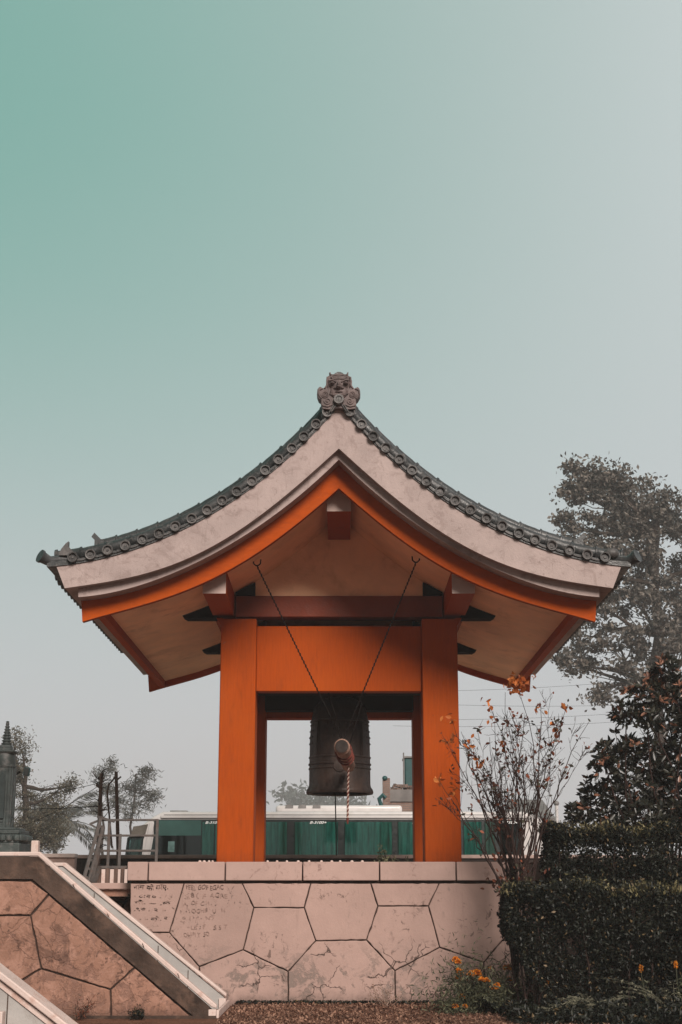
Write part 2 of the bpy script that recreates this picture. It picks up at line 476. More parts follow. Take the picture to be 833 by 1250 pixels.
# ------------------------------------------------------------------ ground
def sheet(name, x0, x1, y0, y1, z, mat, nx=1, ny=1, amp=0, seed=0):
    m = MB(); rg = np.random.default_rng(seed)
    xs = np.linspace(x0, x1, nx+1); ys = np.linspace(y0, y1, ny+1)
    H = rg.normal(size=(ny+1, nx+1))*amp
    for j in range(ny+1):
        for i in range(nx+1):
            m.v.append((xs[i], ys[j], z+H[j,i]))
    for j in range(ny):
        for i in range(nx):
            a = j*(nx+1)+i
            m.f.append((a, a+1, a+nx+2, a+nx+1))
    return m.build(name, mat)
tag(sheet('ground', -900, 900, -60, 1600, 0, EARTH), kind='structure')
tag(sheet('road', -300, 300, 32, 44, .004, ROAD), kind='structure')
# bumpy flower-bed soil in front of the wall
tag(sheet('soil_bed', -1.5, 9, 17.2, 22.02, .022, EARTH, 160, 80, .008, 3), kind='structure')

# ------------------------------------------------------------------ roof curves of the pavilion
XC = -.03
def fitcurve(pts, Y, deg=4):
    d = []; z = []
    for u, v in pts:
        p = at(u, v, Y); d.append(abs(p.x-XC)); z.append(p.z)
    c = np.polyfit(d, z, deg)
    return (lambda x: float(np.polyval(c, x))), max(d)
discs = [(79.3,682),(101.5,678.3),(123.4,673.3),(145.2,668.2),(167,661),(189.5,653.4),(210.3,644.7),(229.9,635),(250.3,624.5),
         (268.6,612.8),(286.4,600.7),(305,588),(321.8,575.1),(338.7,561.7),(354.6,547.9),(370.6,532.8),(385.7,517.6),(398.8,502.5)]
fT, _ = fitcurve(discs + [(745.9,679.5),(702.5,670.6),(659.2,659.5),(619.7,642.7),(580,623.7),(542.2,600.5),(506.7,575.6),(473.1,548.7),(442.5,518.5),(428.6,503.4)], 19.92)
fA, _ = fitcurve([(80.2,718),(110.4,713.4),(144,707.2),(200,693.4),(213.6,689.2),(247,673),(281,653.4),(320,628.7),(333.6,616),(367,589),(392.4,568),(413,547.6)], 20)
fB, _ = fitcurve([(99.5,729),(144,720.3),(200,704.7),(213.6,699.7),(247,683.7),(281,663),(321.8,637.8),(350.4,617.6),(384,590),(413,561.3)], 20.14)
fC, _ = fitcurve([(102,758.5),(144,746.7),(200,730.8),(227,720),(272.4,699.3),(320,671.6),(362.2,640),(384,621),(413,597)], 20.42)
fS = lambda d: fC(d) + .11
Y0, Y1 = 20.0, 28.4                       # gable to gable of the roof slab
YA, YB, YCf = Y0, Y0+.14, Y0+.42
DA_T, DA_B, DB, DC = 3.92, 3.79, 3.62, 3.60
ZCEN = lambda d: fT(d)

def section(top, bot, dt, db, y0, y1, n=26, side=(1,-1)):
    """solid between two curves, from the ridge out to dt (top) and db (bottom), mirrored about the ridge"""
    m = MB()
    for s in side:
        vs = []; fs = []
        for i in range(n+1):
            t = i/n
            a = (XC+s*dt*t, top(dt*t)); b = (XC+s*db*t, bot(db*t))
            vs += [(a[0],y0,a[1]),(b[0],y0,b[1]),(a[0],y1,a[1]),(b[0],y1,b[1])]
        for i in range(n):
            k = 4*i; q = 4*(i+1)
            F4 = [(k,k+1,q+1,q),(k+2,q+2,q+3,k+3),(k,q,q+2,k+2),(k+1,k+3,q+3,q+1)]
            fs += [f if s > 0 else f[::-1] for f in F4]
        e = 4*n
        fs.append((e,e+1,e+3,e+2) if s > 0 else (e+2,e+3,e+1,e))
        m.add(vs, fs)
    return m

PAV = empty('bell_pavilion', (XC, 24.2, 1.9), 'orange post bell pavilion with curved grey tiled gable roof on a pink stone platform', 'pavilion')
slab = section(lambda d: fT(d)-.085, fA, DA_T, DA_B, YA, Y1).build('roof', WHITE_P, PAV, angle=30)
section(lambda d: fA(d)+.03, fB, DB+.01, DB, YB, Y1-.25).build('eave_moulding', WHITE_P, slab, angle=30)
for s in (1,-1):
    for (ya, yb) in ((YCf, YCf+.11), (Y1-.56, Y1-.45)):
        section(lambda d: fB(d)+.02, fC, DC+.03, DC, ya, yb, side=(s,)).build('barge_board', ORANGE_B, PAV, angle=30)
    # board along the eave
    zt = fB(DC-.1); zb = fC(DC-.1)
    m = MB(); m.box(*sorted((XC+s*(DC-.30), XC+s*(DC-.19))), YCf+.115, Y1-.565, fC(DC-.25)+.01, fB(DC-.25)+.02)
    m.build('eave_board', ORANGE_B, PAV)
    # soffit
    section(lambda d: fS(d)+.06, fS, DC-.305, DC-.305, YCf+.113, Y1-.563, side=(s,)).build('soffit', SOFFIT, PAV, angle=30)

# ---- tiles
def roof_path(s, d0, d1, y, off, n=30):
    out = []
    for i in range(n+1):
        d = d0+(d1-d0)*i/n
        out.append(Vector((XC+s*d, y, fT(d)+off)))
    return out
def collar_tube(m, path, r, seg=.30, n=10):
    # every second step a slightly wider collar, where one tile laps over the next
    P = [path[0]]; Rr = [r]; acc = 0
    for a, b in zip(path[:-1], path[1:]):
        L = (b-a).length; acc += L
        if acc >= seg:
            acc = 0
            P += [a.lerp(b,.66), a.lerp(b,.68), a.lerp(b,.9), b]; Rr += [r*.90, r*1.17, r*1.15, r*1.04]
        else:
            P.append(b); Rr.append(r*1.0)
    m.tube(P, Rr, n)
for s in (1,-1):
    m = MB()
    # pan surface
    n = 30; vs=[]; fs=[]
    for i in range(n+1):
        d = 4.05*i/n
        z = fT(d)
        vs += [(XC+s*d, Y0-.02, z-.02),(XC+s*d, Y1+.02, z-.02),(XC+s*d, Y0-.02, z-.09),(XC+s*d, Y1+.02, z-.09)]
    for i in range(n):
        k=4*i;q=k+4
        fs += [(k,q,q+1,k+1),(k+2,k+3,q+3,q+2),(k,k+2,q+2,q),(k+1,q+1,q+3,k+3)]
    e=4*n; fs.append((e,e+1,e+3,e+2))
    m.add(vs, fs)
    y = Y0+1.05
    while y < Y1-.9:
        collar_tube(m, roof_path(s, .05, 4.10, y, .02, 26), .075, .30, 8)
        # lapped pan between two rolls, its lip showing at the eave
        y += .262
    o = m.build('tile_slope', TILE, slab, fix=True)
    # eave disc ends
    m = MB(); y = Y0+1.05
    while y < Y1-.9:
        d = 4.12
        q = Matrix.Rotation(math.atan2(fT(4.1)-fT(4.0), .1)*-s, 3, 'Y')
        m.lathe([(0,.0),(.06,0),(.064,.012),(.08,.012),(.08,-.1)] if s>0 else [(0,0),(.06,0),(.064,-.012),(.08,-.012),(.08,.1)], (XC+s*d, y, fT(4.1)+.02), 'x', 14, q)
        if y+.131 < Y1-.9:
            for k in range(6):
                a0 = -.1+.2*k/6; a1 = -.1+.2*(k+1)/6
                f = lambda a: -.05-.035*math.cos(a/.1*math.pi/2)
                x0 = XC+s*3.95; x1 = XC+s*4.11
                zz = fT(4.08)+.0
                yy = y+.131
                m.add([(x0,yy+a0,zz+f(a0)),(x1,yy+a0,zz+f(a0)),(x1,yy+a1,zz+f(a1)),(x0,yy+a1,zz+f(a1)),
                       (x0,yy+a0,zz+f(a0)-.022),(x1,yy+a0,zz+f(a0)-.022),(x1,yy+a1,zz+f(a1)-.022),(x0,yy+a1,zz+f(a1)-.022)],
                      [(0,1,2,3),(4,7,6,5),(1,5,6,2),(0,4,5,1),(3,2,6,7)])
        y += .262
    m.build('eave_tile_row', TILE, slab, fix=True)
    # verge: two rolls that follow the slope, the inner one higher and ending short of the eave
    m = MB(); collar_tube(m, roof_path(s, .02, 4.0, Y0+.30, .125, 34), .085, .30, 12); m.build('verge_roll', TILE, slab, fix=True)
    m = MB(); collar_tube(m, roof_path(s, .02, 3.40, Y0+.66, .285, 34), .09, .30, 12)
    # the stepped courses it sits on
    for off, w in ((.17,.11),(.10,.14),(.03,.17)):
        pa = roof_path(s, .02, 3.38, Y0+.66, off, 30); vs=[]; fs=[]
        for p in pa: vs += [p+Vector((0,-w,.032)), p+Vector((0,w,.032)), p+Vector((0,w,-.032)), p+Vector((0,-w,-.032))]
        for i in range(30):
            k=4*i;q=k+4
            fs += [(k,k+1,q+1,q),(k+1,k+2,q+2,q+1),(k+2,k+3,q+3,q+2),(k+3,k,q,q+3)]
        fs += [(0,3,2,1),(120,121,122,123)]
        m.add(vs, fs)
    # end piece of the short ridge
    pe = Vector((XC+s*3.42, Y0+.66, fT(3.42)+.20))
    m.box(pe.x-.07, pe.x+.07, pe.y-.17, pe.y+.17, pe.z-.2, pe.z+.14)
    for q in (-1,1): m.obox(pe+Vector((s*.05, q*.13, .16)), Vector((s*.05,0,.05)), Vector((0,.02,0)), Vector((-s*.02,0,.03)))
    m.build('descending_ridge', TILE, slab, fix=True)
    # front row of round verge tiles and the lapped pan ends between them
    for front in (True, False):
        m = MB()
        yf = Y0-.07 if front else Y1+.07
        sg = 1 if front else -1
        ds = []
        d = .16; 
        L = 0; last = None; k = 0
        while d < 3.86:
            ds.append(d)
            sl = (fT(d+.01)-fT(d))/.01
            d += .2505/math.sqrt(1+sl*sl)
        for i, d in enumerate(ds):
            c = (XC+s*d+random.uniform(-.006,.006), yf+random.uniform(-.012,.012), fT(d)+random.uniform(-.006,.006))
            tw = Matrix.Rotation(random.uniform(-.09,.09),3,'X')@Matrix.Rotation(random.uniform(-.09,.09),3,'Z')
            m.lathe([(0,.022),(.016,.022),(.02,.034),(.052,.034),(.055,.002),(.058,0.0),(.072,0.0),(.076,.008),(.072,.03),(.070,.05),(.070,.36)] if front else
                    [(0,-.010),(.05,-.018),(.054,0),(.074,0),(.077,-.012),(.077,-.36)], c, 'y', 18, tw)
            if i+1 < len(ds):
                d2 = ds[i+1]
                a = Vector((XC+s*d, yf, fT(d)-.035)); b = Vector((XC+s*d2, yf, fT(d2)-.035))
                nrm = Vector((-(b-a).z, 0, (b-a).x)).normalized()
                if nrm.z > 0: nrm = -nrm
                for (off, yo, th) in ((.0,.03,.02),(.034,.075,.02),(.06,.12,.02)):
                    pts=[]
                    for q in range(7):
                        t=q/6
                        pts.append(a.lerp(b,t)+nrm*(off+.028*math.sin(math.pi*t)-.0))
                    for p0,p1 in zip(pts[:-1],pts[1:]):
                        e0=Vector((0,sg*yo,0)); e1=Vector((0,sg*.36,0))
                        m.add([p0+e0,p1+e0,p1+e1,p0+e1,p0+e0-nrm*th,p1+e0-nrm*th,p1+e1-nrm*th,p0+e1-nrm*th],
                              [(0,1,2,3),(4,7,6,5),(0,4,5,1),(2,6,7,3)])
        m.build('verge_tile_row', TILE_E, slab, fix=True)
    # corner tile that turns outwards
    m = MB()
    p0 = Vector((XC+s*3.72, Y0+.16, fT(3.72)+.03)); p1 = Vector((XC+s*4.02, Y0+.06, fT(4.02)+.0)); p2 = Vector((XC+s*4.13, Y0-.03, fT(4.1)+.055))
    m.tube([p0,p1,p2], [.06,.075,.085], 14)
    dd = (p2-p1).normalized()
    m.tube([p2-dd*.01,p2+dd*.025], [.095,.095], 16); 
    m.build('corner_tile', TILE, slab, fix=True)
    if s < 0:
        m = MB(); c = Vector((XC+s*3.80, Y0+.05, fT(3.8)+.06))
        m.prism_xz([(c.x-.10,c.z),(c.x-.07,c.z+.09),(c.x-.01,c.z+.17),(c.x+.03,c.z+.20),(c.x+.03,c.z+.13),(c.x+.09,c.z+.06),(c.x+.12,c.z)], c.y-.03, c.y+.05)
        m.build('corner_finial', TILE_E, slab)
    else:
        m = MB(); c = Vector((XC+s*3.80, Y0+.05, fT(3.8)+.06))
        m.ball(c+Vector((0,0,.03)), .11, .1, .08); m.ball(c+Vector((.03,0,.12)), .03)
        m.build('corner_finial', TILE_E, slab)
# main ridge
m = MB()
for off, w in ((.05,.22),(.13,.19),(.21,.16),(.29,.13)):
    m.box(XC-w, XC+w, Y0+.1, Y1-.1, fT(0)+off-.035, fT(0)+off+.035)
m.tube([(XC,Y0+.1,fT(0)+.38),(XC,Y1-.1,fT(0)+.38)], .09, 14)
m.build('main_ridge', TILE, slab)

# ---- demon-faced ridge end tile (a common temple roof ornament)
def oni():
    k = 1/(9.256*87.0)
    cx = 412; cyy = 440
    ox, oz = XC, at(413, 440+440/9.256, 19.86).z
    P = lambda x, y: (ox+(x-cx)*k*1.0, oz-(y-cyy)*k*1.02)
    outline = [(225,540),(205,470),(210,440),(180,420),(160,370),(165,310),(182,285),(200,275),(222,295),(245,290),(262,265),(268,210),(278,160),(305,138),
               (298,108),(312,112),(330,130),(410,120),(496,130),(512,114),(522,120),(516,142),(545,160),(563,205),(562,262),(578,292),(600,300),(625,278),
               (645,295),(656,330),(658,370),(630,420),(606,440),(612,480),(600,540),(520,548),(410,530),(300,548)]
    m = MB(); m.prism_xz([P(*p) for p in outline], Y0-.10, Y0+.10)
    body = m.build('ridge_end_tile', ONI, slab, bevel=.01)
    yf = Y0-.10
    f = MB()
    def bl(x, y, rx, rz, ry=.03): 
        a = P(x,y); f.ball((a[0], yf, a[1]), rx*k, ry, rz*k*1.02, 14, 8)
    def tb(pts, r, dy=-.008):
        pp = [Vector((P(x,y)[0], yf+dy, P(x,y)[1])) for x,y in pts]
        f.tube(pp, r, 7)
    bl(412,235,130,95,.045); bl(412,340,105,90,.05)
    bl(412,185,105,45,.05)
    bl(336,250,34,23,.10); bl(490,250,34,23,.10)
    bl(410,275,26,48,.125); bl(410,303,42,26,.135); bl(372,308,26,18,.08); bl(450,308,26,18,.08)
    bl(412,352,62,16,.075); 
    tb([(296,212),(340,212),(385,234)], .012, -.05); tb([(528,212),(484,212),(440,234)], .012, -.05)
    tb([(320,160),(340,195),(380,205),(412,195),(445,205),(485,195),(505,160)], .007, -.045)
    tb([(330,145),(412,160),(495,145)], .006, -.04)
    for sx in (-1,1):
        X = lambda x: 412+sx*(x-412)
        for c,r0,turns in (((570,370),44,2.2),((540,448),42,1.4)):
            pts=[]
            for i in range(34):
                t=i/33; a=t*turns*2*math.pi; r=r0*(1-.85*t)
                pts.append((X(c[0]+r*math.cos(a)), c[1]+r*math.sin(a)))
            tb(pts, .0085, -.006)
        tb([(X(600),300),(X(640),320),(X(645),365),(X(610),420)], .012)
        tb([(X(545),165),(X(550),215),(X(548),260),(X(575),300)], .012)
        for yv in range(180,300,18): bl(X(538),yv,8,7,.02)
        tb([(X(480),350),(X(500),375),(X(520),360)], .008, -.02)
        tb([(X(600),500),(X(540),515),(X(480),490)], .012)
        tb([(X(505),140),(X(516),112)], .010)
        bl(X(470),380,30,18,.04)
    f.build('demon_face', ONI, body)
    d = MB(); a = P(412,440)
    d.lathe([(0,-.06),(.038,-.06),(.045,-.075),(.07,-.075),(.074,-.06),(.074,.05)], (a[0],yf,a[1]), 'y', 20)
    for q in range(4): d.box(a[0]-.022+.0133*q, a[0]-.016+.0133*q, yf-.066, yf-.05, a[1]-.03, a[1]+.03)
    d.build('crest_disc', TILE_E, body)
    l = MB()
    for sx in (-1,1):
        for q in (0,1):
            a=P(412+sx*(30+q*28),490); b=P(412+sx*(85+q*28),575+q*10)
            l.tube([(a[0],yf-.005,a[1]),((a[0]+b[0])/2+sx*.004,yf-.012,(a[1]+b[1])/2-.012),(b[0],yf-.005,b[1])], .011, 7)
    l.build('scroll_trim', TILE_E, body)
oni()

# ---- frame
COLX = 1.27; CW = .545
ZP = 1.90
HC = 5.64
YF, YR = 22.40, 26.10                       # front face of front posts, rear face of rear posts
for sx in (-1,1):
    for (ya, yb) in ((YF, YF+CW), (YR-CW, YR)):
        x0 = XC+sx*COLX; x1 = XC+sx*(COLX+CW)
        a, b = sorted((x0, x1))
        m = MB(); m.box(a, b, ya, yb, ZP-.05, HC)
        c = m.build('column', ORANGE, PAV, bevel=.018)
        # flared head that carries the purlin
        m = MB()
        m.prism_xz([(XC+sx*(COLX+CW-.03), HC-.16),(XC+sx*(COLX+CW-.03), HC+.01),(XC+sx*(COLX+CW+.075), HC+.01)], ya+.004, yb-.004)
        m.build('capital', ORANGE, PAV)
# lintels: panels between the posts
def lintel(x0,x1,y0,y1,z0=4.53,z1=5.54):
    m = MB(); m.box(x0,x1,y0,y1,z0,z1); m.build('lintel', ORANGE, PAV, bevel=.012)
lintel(XC-COLX, XC+COLX, YF+.10, YF+.34)
lintel(XC-COLX, XC+COLX, YR-.34, YR-.02, 4.49)
for sx in (-1,1):
    a,b = sorted((XC+sx*(COLX+.12), XC+sx*(COLX+.40)))
    lintel(a,b, YF+CW+.002, YR-CW-.002)
m = MB(); 
for i in range(14):
    x = XC-COLX+ i*(2*COLX)/14
    m.box(x+.004, x+2*COLX/14-.004, YF+.345, YR-.345, 5.42, 5.46)
m.build('ceiling', DARKWOOD_AND_SHADE, PAV)
# added timber cradle for the bell, its near-black beams standing in for shade
m = MB(); m.box(XC-COLX, XC+COLX, 23.95, 24.45, 4.86, 5.3); m.build('bell_beam', DARKWOOD_AND_SHADE, PAV, bevel=.01)
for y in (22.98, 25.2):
    m = MB(); m.box(XC-COLX+.002, XC+COLX-.002, y, y+.28, 4.56, 4.9); m.build('recess_shade_beam', DARKWOOD_AND_SHADE, PAV, bevel=.01)
# tie beams over the posts, with dark tapering ends below the soffit
for (ya, yb) in ((YF+.02, YF+.36), (YR-.36, YR-.02)):
    m = MB(); m.box(XC-1.60, XC+1.60, ya, yb, HC+.03, 6.0); m.build('tie_beam', REDWOOD, PAV, bevel=.01)
    for sx in (-1,1):
        m = MB()
        xs = [1.885, 2.16, 2.38, 2.42]
        m.prism_xz([(XC+sx*1.885,5.655),(XC+sx*2.36,5.655),(XC+sx*2.42,5.69),(XC+sx*2.42,5.75),(XC+sx*1.885,5.93)], ya+.03, yb-.03)
        br = m.build('bracket_arm', DARKWOOD_AND_SHADE, PAV, bevel=.008)
        m = MB()
        m.prism_xz([(XC+sx*1.30,6.003),(XC+sx*1.598,6.003),(XC+sx*1.598,fS(1.6)-.01),(XC+sx*1.30,min(fS(1.30)-.02,6.21))], ya-.03, ya+.10)
        m.build('bracket_block', DARKWOOD_AND_SHADE, PAV)
    # plastered gable wall above
    m = MB(); n=20; poly=[(XC-1.62,5.98)]
    poly = [(XC-1.597,6.002)] + [(XC+d, fS(abs(d))+.02) for d in np.linspace(-1.597,1.597,41)] + [(XC+1.597,6.002)]
    m.prism_xz(poly, ya+.10, yb-.06)
    m.build('gable_wall', SOFFIT, PAV)
# purlins with painted ends
def purlin(poly, y0=20.74, y1=27.70):
    m = MB(); m.prism_xz(poly, y0, y1); p = m.build('purlin', REDWOOD if False else ORANGE, PAV, bevel=.006)
    m = MB(); m.prism_xz(poly, y0-.006, y0-.001); m.build('end_cap', WHITE_E, p)
    m = MB(); m.prism_xz(poly, y1+.001, y1+.006); m.build('end_cap', WHITE_E, p)
for sx in (-1,1):
    purlin([(XC+sx*1.62,5.70),(XC+sx*1.95,5.70),(XC+sx*1.95,fS(1.95)-.004),(XC+sx*1.62,fS(1.62)-.004)])
purlin([(XC-.175,6.915),(XC+.175,6.915),(XC+.175,fS(.175)-.02),(XC,fS(0)-.02),(XC-.175,fS(.175)-.02)])

# ------------------------------------------------------------------ bell, striker
BZ = 3.09; BY = 24.2; BX = -.02
BELL = empty('temple_bell', (BX,BY,BZ), 'large dark bronze bell hanging between the orange posts', 'bell')
prof = [(.47,.02),(.535,0),(.545,.03),(.535,.07),(.505,.11),(.497,.15),(.494,.5),(.487,.9),(.462,1.2),(.425,1.38),(.36,1.48),(.22,1.55),(.0,1.57)]
m = MB(); m.lathe([(r,h) for r,h in prof]+[], (BX,BY,BZ), 'z', 48)
m.lathe([(.47,.02),(.45,.3),(.44,1.0),(.36,1.36),(0,1.42)], (BX,BY,BZ), 'z', 40)
m.build('bell_body', BRONZE, BELL)
for z,r in ((.40,.500),(.47,.503),(.58,.498),(1.16,.478)):
    m=MB(); m.lathe([(r-.012,-.018),(r+.006,-.012),(r+.009,0),(r+.006,.012),(r-.012,.018)], (BX,BY,BZ+z), 'z', 48); m.build('band', BRONZE, BELL)
rint=lambda z: float(np.interp(z,[h for r,h in prof[1:]],[r for r,h in prof[1:]]))
for a in range(4):
    ang = R(45+a*90)
    for dz in (-.04,.04):
        m=MB()
        pts=[]
        for i in range(9):
            z=.58+.6*i/8
            pts.append(Vector((BX+(rint(z)+.006)*math.cos(ang+dz),BY+(rint(z)+.006)*math.sin(ang+dz),BZ+z)))
        m.tube(pts,.008,6)
        m.build('vertical_rib', BRONZE, BELL)
boss0=None
for q in range(4):
    for i in range(5):
        for j in range(4):
            ang=R(q*90-26+13*i); z=.80+.10*j; rr=rint(z)
            if boss0 is None:
                m=MB(); m.ball((BX,BY,BZ),.015,None,None,8,5); boss0=m.build('boss', BRONZE, BELL); bo=boss0
            else:
                bo=boss0.copy(); COL.objects.link(bo); bo.parent=BELL
            bo.location=(rr*math.cos(ang),rr*math.sin(ang),z)
m=MB(); m.tube([Vector((BX+.17*math.cos(t),BY,BZ+1.53+.24*math.sin(t))) for t in np.linspace(0,math.pi,13)], .045, 10)
m.build('crown_loop', BRONZE, BELL)
m=MB(); m.lathe([(.10,-.012),(.105,0),(.10,.012),(.03,.02),(0,.02)],(BX,BY-.495,BZ+.42),'z',16,Matrix.Rotation(R(90),3,'X')); m.build('strike_plate', BRONZE, BELL)
m=MB(); m.tube([(BX,BY,BZ+1.6),(BX,BY,BZ+1.98)],.03,8); m.build('hanger_rod', IRON, BELL)

def twisted(m1, m2, a, b, r=.014, turns=12, n=90):
    a=Vector(a); b=Vector(b); d=(b-a).normalized(); s=d.orthogonal().normalized(); t=d.cross(s)
    for k,mm in ((0,m1),(math.pi,m2)):
        mm.tube([a.lerp(b,i/n)+(s*math.cos(k+2*math.pi*turns*i/n)+t*math.sin(k+2*math.pi*turns*i/n))*r*.75 for i in range(n+1)], r, 6)

l0 = at(417.5,911,20.95); l1 = at(426,935,23.45)
STR = empty('bell_striker', l0, 'round log striker slung on two long cords in front of the bell', 'striker')
m=MB(); ax=(l1-l0)
q = Vector((0,1,0)).rotation_difference(ax.normalized()).to_matrix()
m.lathe([(.09,0.004),(.104,.03),(.108,.3),(.108,.9),(.104,1.6),(.10,ax.length-.05),(.08,ax.length)], l0, 'y', 24, q)
m.build('log', LOGM, STR)
m=MB(); m.lathe([(0,-.004),(.05,-.006),(.08,-.002),(.091,.003),(.091,.02)], l0, 'y', 24, q); m.build('log_end', LOGEND, STR)
m=MB(); m.lathe([(.103,.04),(.112,.045),(.112,.12),(.104,.125)], l0, 'y', 24, q); m.build('end_band', LOGM, STR)
m=MB()
pts=[]
for i in range(120):
    t=i/119; y=.35+1.1*t
    a=t*2*math.pi*3.2
    pts.append(l0+q@Vector((.117*math.cos(a), y, .117*math.sin(a))))
m.tube(pts,.012,6); m.build('wrap_rope', ROPE_R, STR)
for (u,v) in ((314,690),(508,688)):
    h = at(u,v,21.2); h.z = fS(abs(h.x-XC))-.002
    e = l0+ax.normalized()*.28; e=Vector((e.x,e.y,e.z+.1))
    m=MB()
    N=46; hk=h-Vector((0,0,.10))
    L=(e-hk).length
    m.tube([hk,hk.lerp(e,.5),e],.008,6)
    for i in range(int(N)):
        c=hk.lerp(e,(i+.5)/N); d=(e-hk).normalized()
        m.ball(c,.012,.012,.026,6,4)
    cd=m.build('cord', IRON, STR)
    m=MB(); m.tube([h+Vector((-.055,0,0)),h+Vector((-.05,0,-.06)),h+Vector((-.02,0,-.09)),h+Vector((.02,0,-.09)),h+Vector((.05,0,-.06)),h+Vector((.055,0,0))],.011,6)
    m.build('hook', IRON, cd)
for y_ in (1.75,):
    e=l0+ax.normalized()*y_
    m=MB(); 
    for sx in (-1,1): m.tube([(e.x,e.y,e.z+.1),(e.x+sx*.55,e.y,5.42)],.011,6)
    m.build('cord', IRON, STR)
p=at(425.5,939,22.6); pb=at(424.5,1001,22.6)
PR = empty('pull_rope', pb, 'red and white twisted rope dangling below the striker log', 'rope')
m1=MB(); m2=MB(); twisted(m1,m2,p+Vector((0,0,.02)),pb,.0105,12)
m1.build('red_strand', ROPE_R, PR); m2.build('white_strand', ROPE_W, PR)
m=MB(); m.tube([pb+Vector((0,0,.03)),pb-Vector((0,0,.06))],[.022,.012],7); m.build('tassel', ROPE_R, PR)
m=MB()
pa=at(408.5,966,24.2); pa.z=BZ+.6; pb=at(411,1044,24.2)
for i in range(70):
    c=pa.lerp(pb,(i+.5)/70); m.ball(c,.011,.011,.017,6,4)
m.tube([pa,pb],.006,5)
tag(m.build('hanging_chain', IRON, None, loc=pb), 'thin dark chain dangling from inside the bronze bell', 'chain')

# ------------------------------------------------------------------ platform with polygonal facing
YW = 22.0
def inset(poly, d):
    n=len(poly)
    ar=sum(poly[i][0]*poly[(i+1)%n][1]-poly[(i+1)%n][0]*poly[i][1] for i in range(n))
    if ar<0: poly=poly[::-1]
    out=[]
    for i in range(n):
        p0=Vector(poly[i-1]); p1=Vector(poly[i]); p2=Vector(poly[(i+1)%n])
        e1=(p1-p0).normalized(); e2=(p2-p1).normalized()
        n1=Vector((-e1.y,e1.x)); n2=Vector((-e2.y,e2.x))
        b=(n1+n2); k=max(.35,1+n1.dot(n2))
        out.append(tuple(p1+b*(d/k)))
    return out
def facing(polys, Y, th, gap, name, mat, parent):
    m=MB()
    for pl in polys:
        q=[at(u,v,Y) for u,v in pl]
        q=[(p.x,p.z) for p in q]
        q=inset(q,gap)
        fine=[]
        for i in range(len(q)):
            p0=Vector(q[i]); p1=Vector(q[(i+1)%len(q)]); L_=(p1-p0).length; ns=max(1,int(L_/.07)); e_=(p1-p0).normalized(); nn=Vector((-e_.y,e_.x))
            for k in range(ns):
                j_=0 if k==0 else random.gauss(0,.0028)
                fine.append(tuple(p0.lerp(p1,k/ns)+nn*j_))
        q=fine
        q2=inset(q,.008)
        Y_=Y; Y=Y_+random.uniform(-.0045,.0045)
        n=len(q)
        vs=[(x,Y+th,z) for x,z in q]+[(x,Y+.006,z) for x,z in q]+[(x,Y,z) for x,z in q2]
        fs=[tuple(range(2*n,3*n))]
        for i in range(n):
            j=(i+1)%n
            fs+= [(i,j,j+n,i+n),(i+n,j+n,j+2*n,i+2*n)]
        m.add(vs,fs); Y=Y_
    return m.build(name,mat,parent,fix=False,smooth=False)
PLAT = empty('stone_platform', (1.4,YW,0), 'pink washed stone platform wall faced with large polygonal slabs', 'platform')
XL=at(159,1150,YW).x; XR=7.2; ZT=1.70
m=MB(); m.box(XL,XR,YW+.03,30.2,-.1,ZT-.004); m.build('core', GROUT, PLAT)
BTM=1233
polys=[[(159,1078),(225,1078),(207,1138.4),(159,1138.4)],
 [(225,1078),(295.7,1078),(310,1108),(297,1159.5),(243.5,1180),(207,1138.4)],
 [(295.7,1078),(379.7,1078),(371.6,1108),(310,1108)],
 [(310,1108),(371.6,1108),(385.7,1148.5),(352,1186),(297,1159.5)],
 [(379.7,1078),(452.7,1078),(461.5,1106),(447.6,1147.5),(385.7,1148.5),(371.6,1108)],
 [(452.7,1078),(536.4,1078),(523.3,1106),(461.5,1106)],
 [(461.5,1106),(523.3,1106),(537,1156.5),(482.4,1185),(447.6,1147.5)],
 [(536.4,1078),(660,1078),(650,1112),(622.8,1137),(590.8,1175),(537,1156.5),(523.3,1106)],
 [(159,1138.4),(207,1138.4),(243.5,1180),(243.5,BTM),(159,BTM)],
 [(243.5,1180),(297,1159.5),(352,1186),(352,BTM),(243.5,BTM)],
 [(352,1186),(385.7,1148.5),(447.6,1147.5),(482.4,1185),(483,BTM),(352,BTM)],
 [(482.4,1185),(537,1156.5),(590.8,1175),(594,BTM),(483,BTM)],
 [(590.8,1175),(622.8,1137),(650,1112),(720,1130),(735,1180),(700,BTM),(594,BTM)],
 [(660,1078),(790,1078),(800,1120),(720,1130),(650,1112)],
 [(800,1120),(790,1078),(1010,1078),(1010,1160),(900,1170),(735,1180),(720,1130)],
 [(735,1180),(900,1170),(1010,1160),(1010,BTM),(700,BTM)]]
facing(polys,YW,.03,.0085,'facing_slabs',WALLP,PLAT)
m=MB(); m.box(XL-.0,XR,YW+.012,30.2,ZT-.002,ZT+.03); m.build('bed_course', GROUT, PLAT)
cuts=[155,181,275,369.5,463.5,557,651]
cx=[at(u,1064,YW-.05).x for u in cuts]; step=cx[3]-cx[2]
while cx[-1]<XR: cx.append(cx[-1]+step)
for a,b in zip(cx[:-1],cx[1:]):
    m=MB(); m.box(a+.008,b-.008,YW-.055,YW+.62,ZT+.02,1.985); m.build('coping_block', COPE, PLAT, bevel=.012)
m=MB(); m.box(XL+.1,XR,YW+.63,30.2,ZT+.03,ZP); m.build('deck', TERR, PLAT)
rng_r=lambda: random.uniform(.018,.027)
for u in list(range(243,263,6))+list(range(326,452,13)):
    p=at(u,1052,YW+.1)
    m=MB(); m.ball((p.x+random.uniform(-.02,.02),YW+.1,1.99),rng_r(),.024,.02,10,6); m.build('edge_stone', CAP, PLAT)

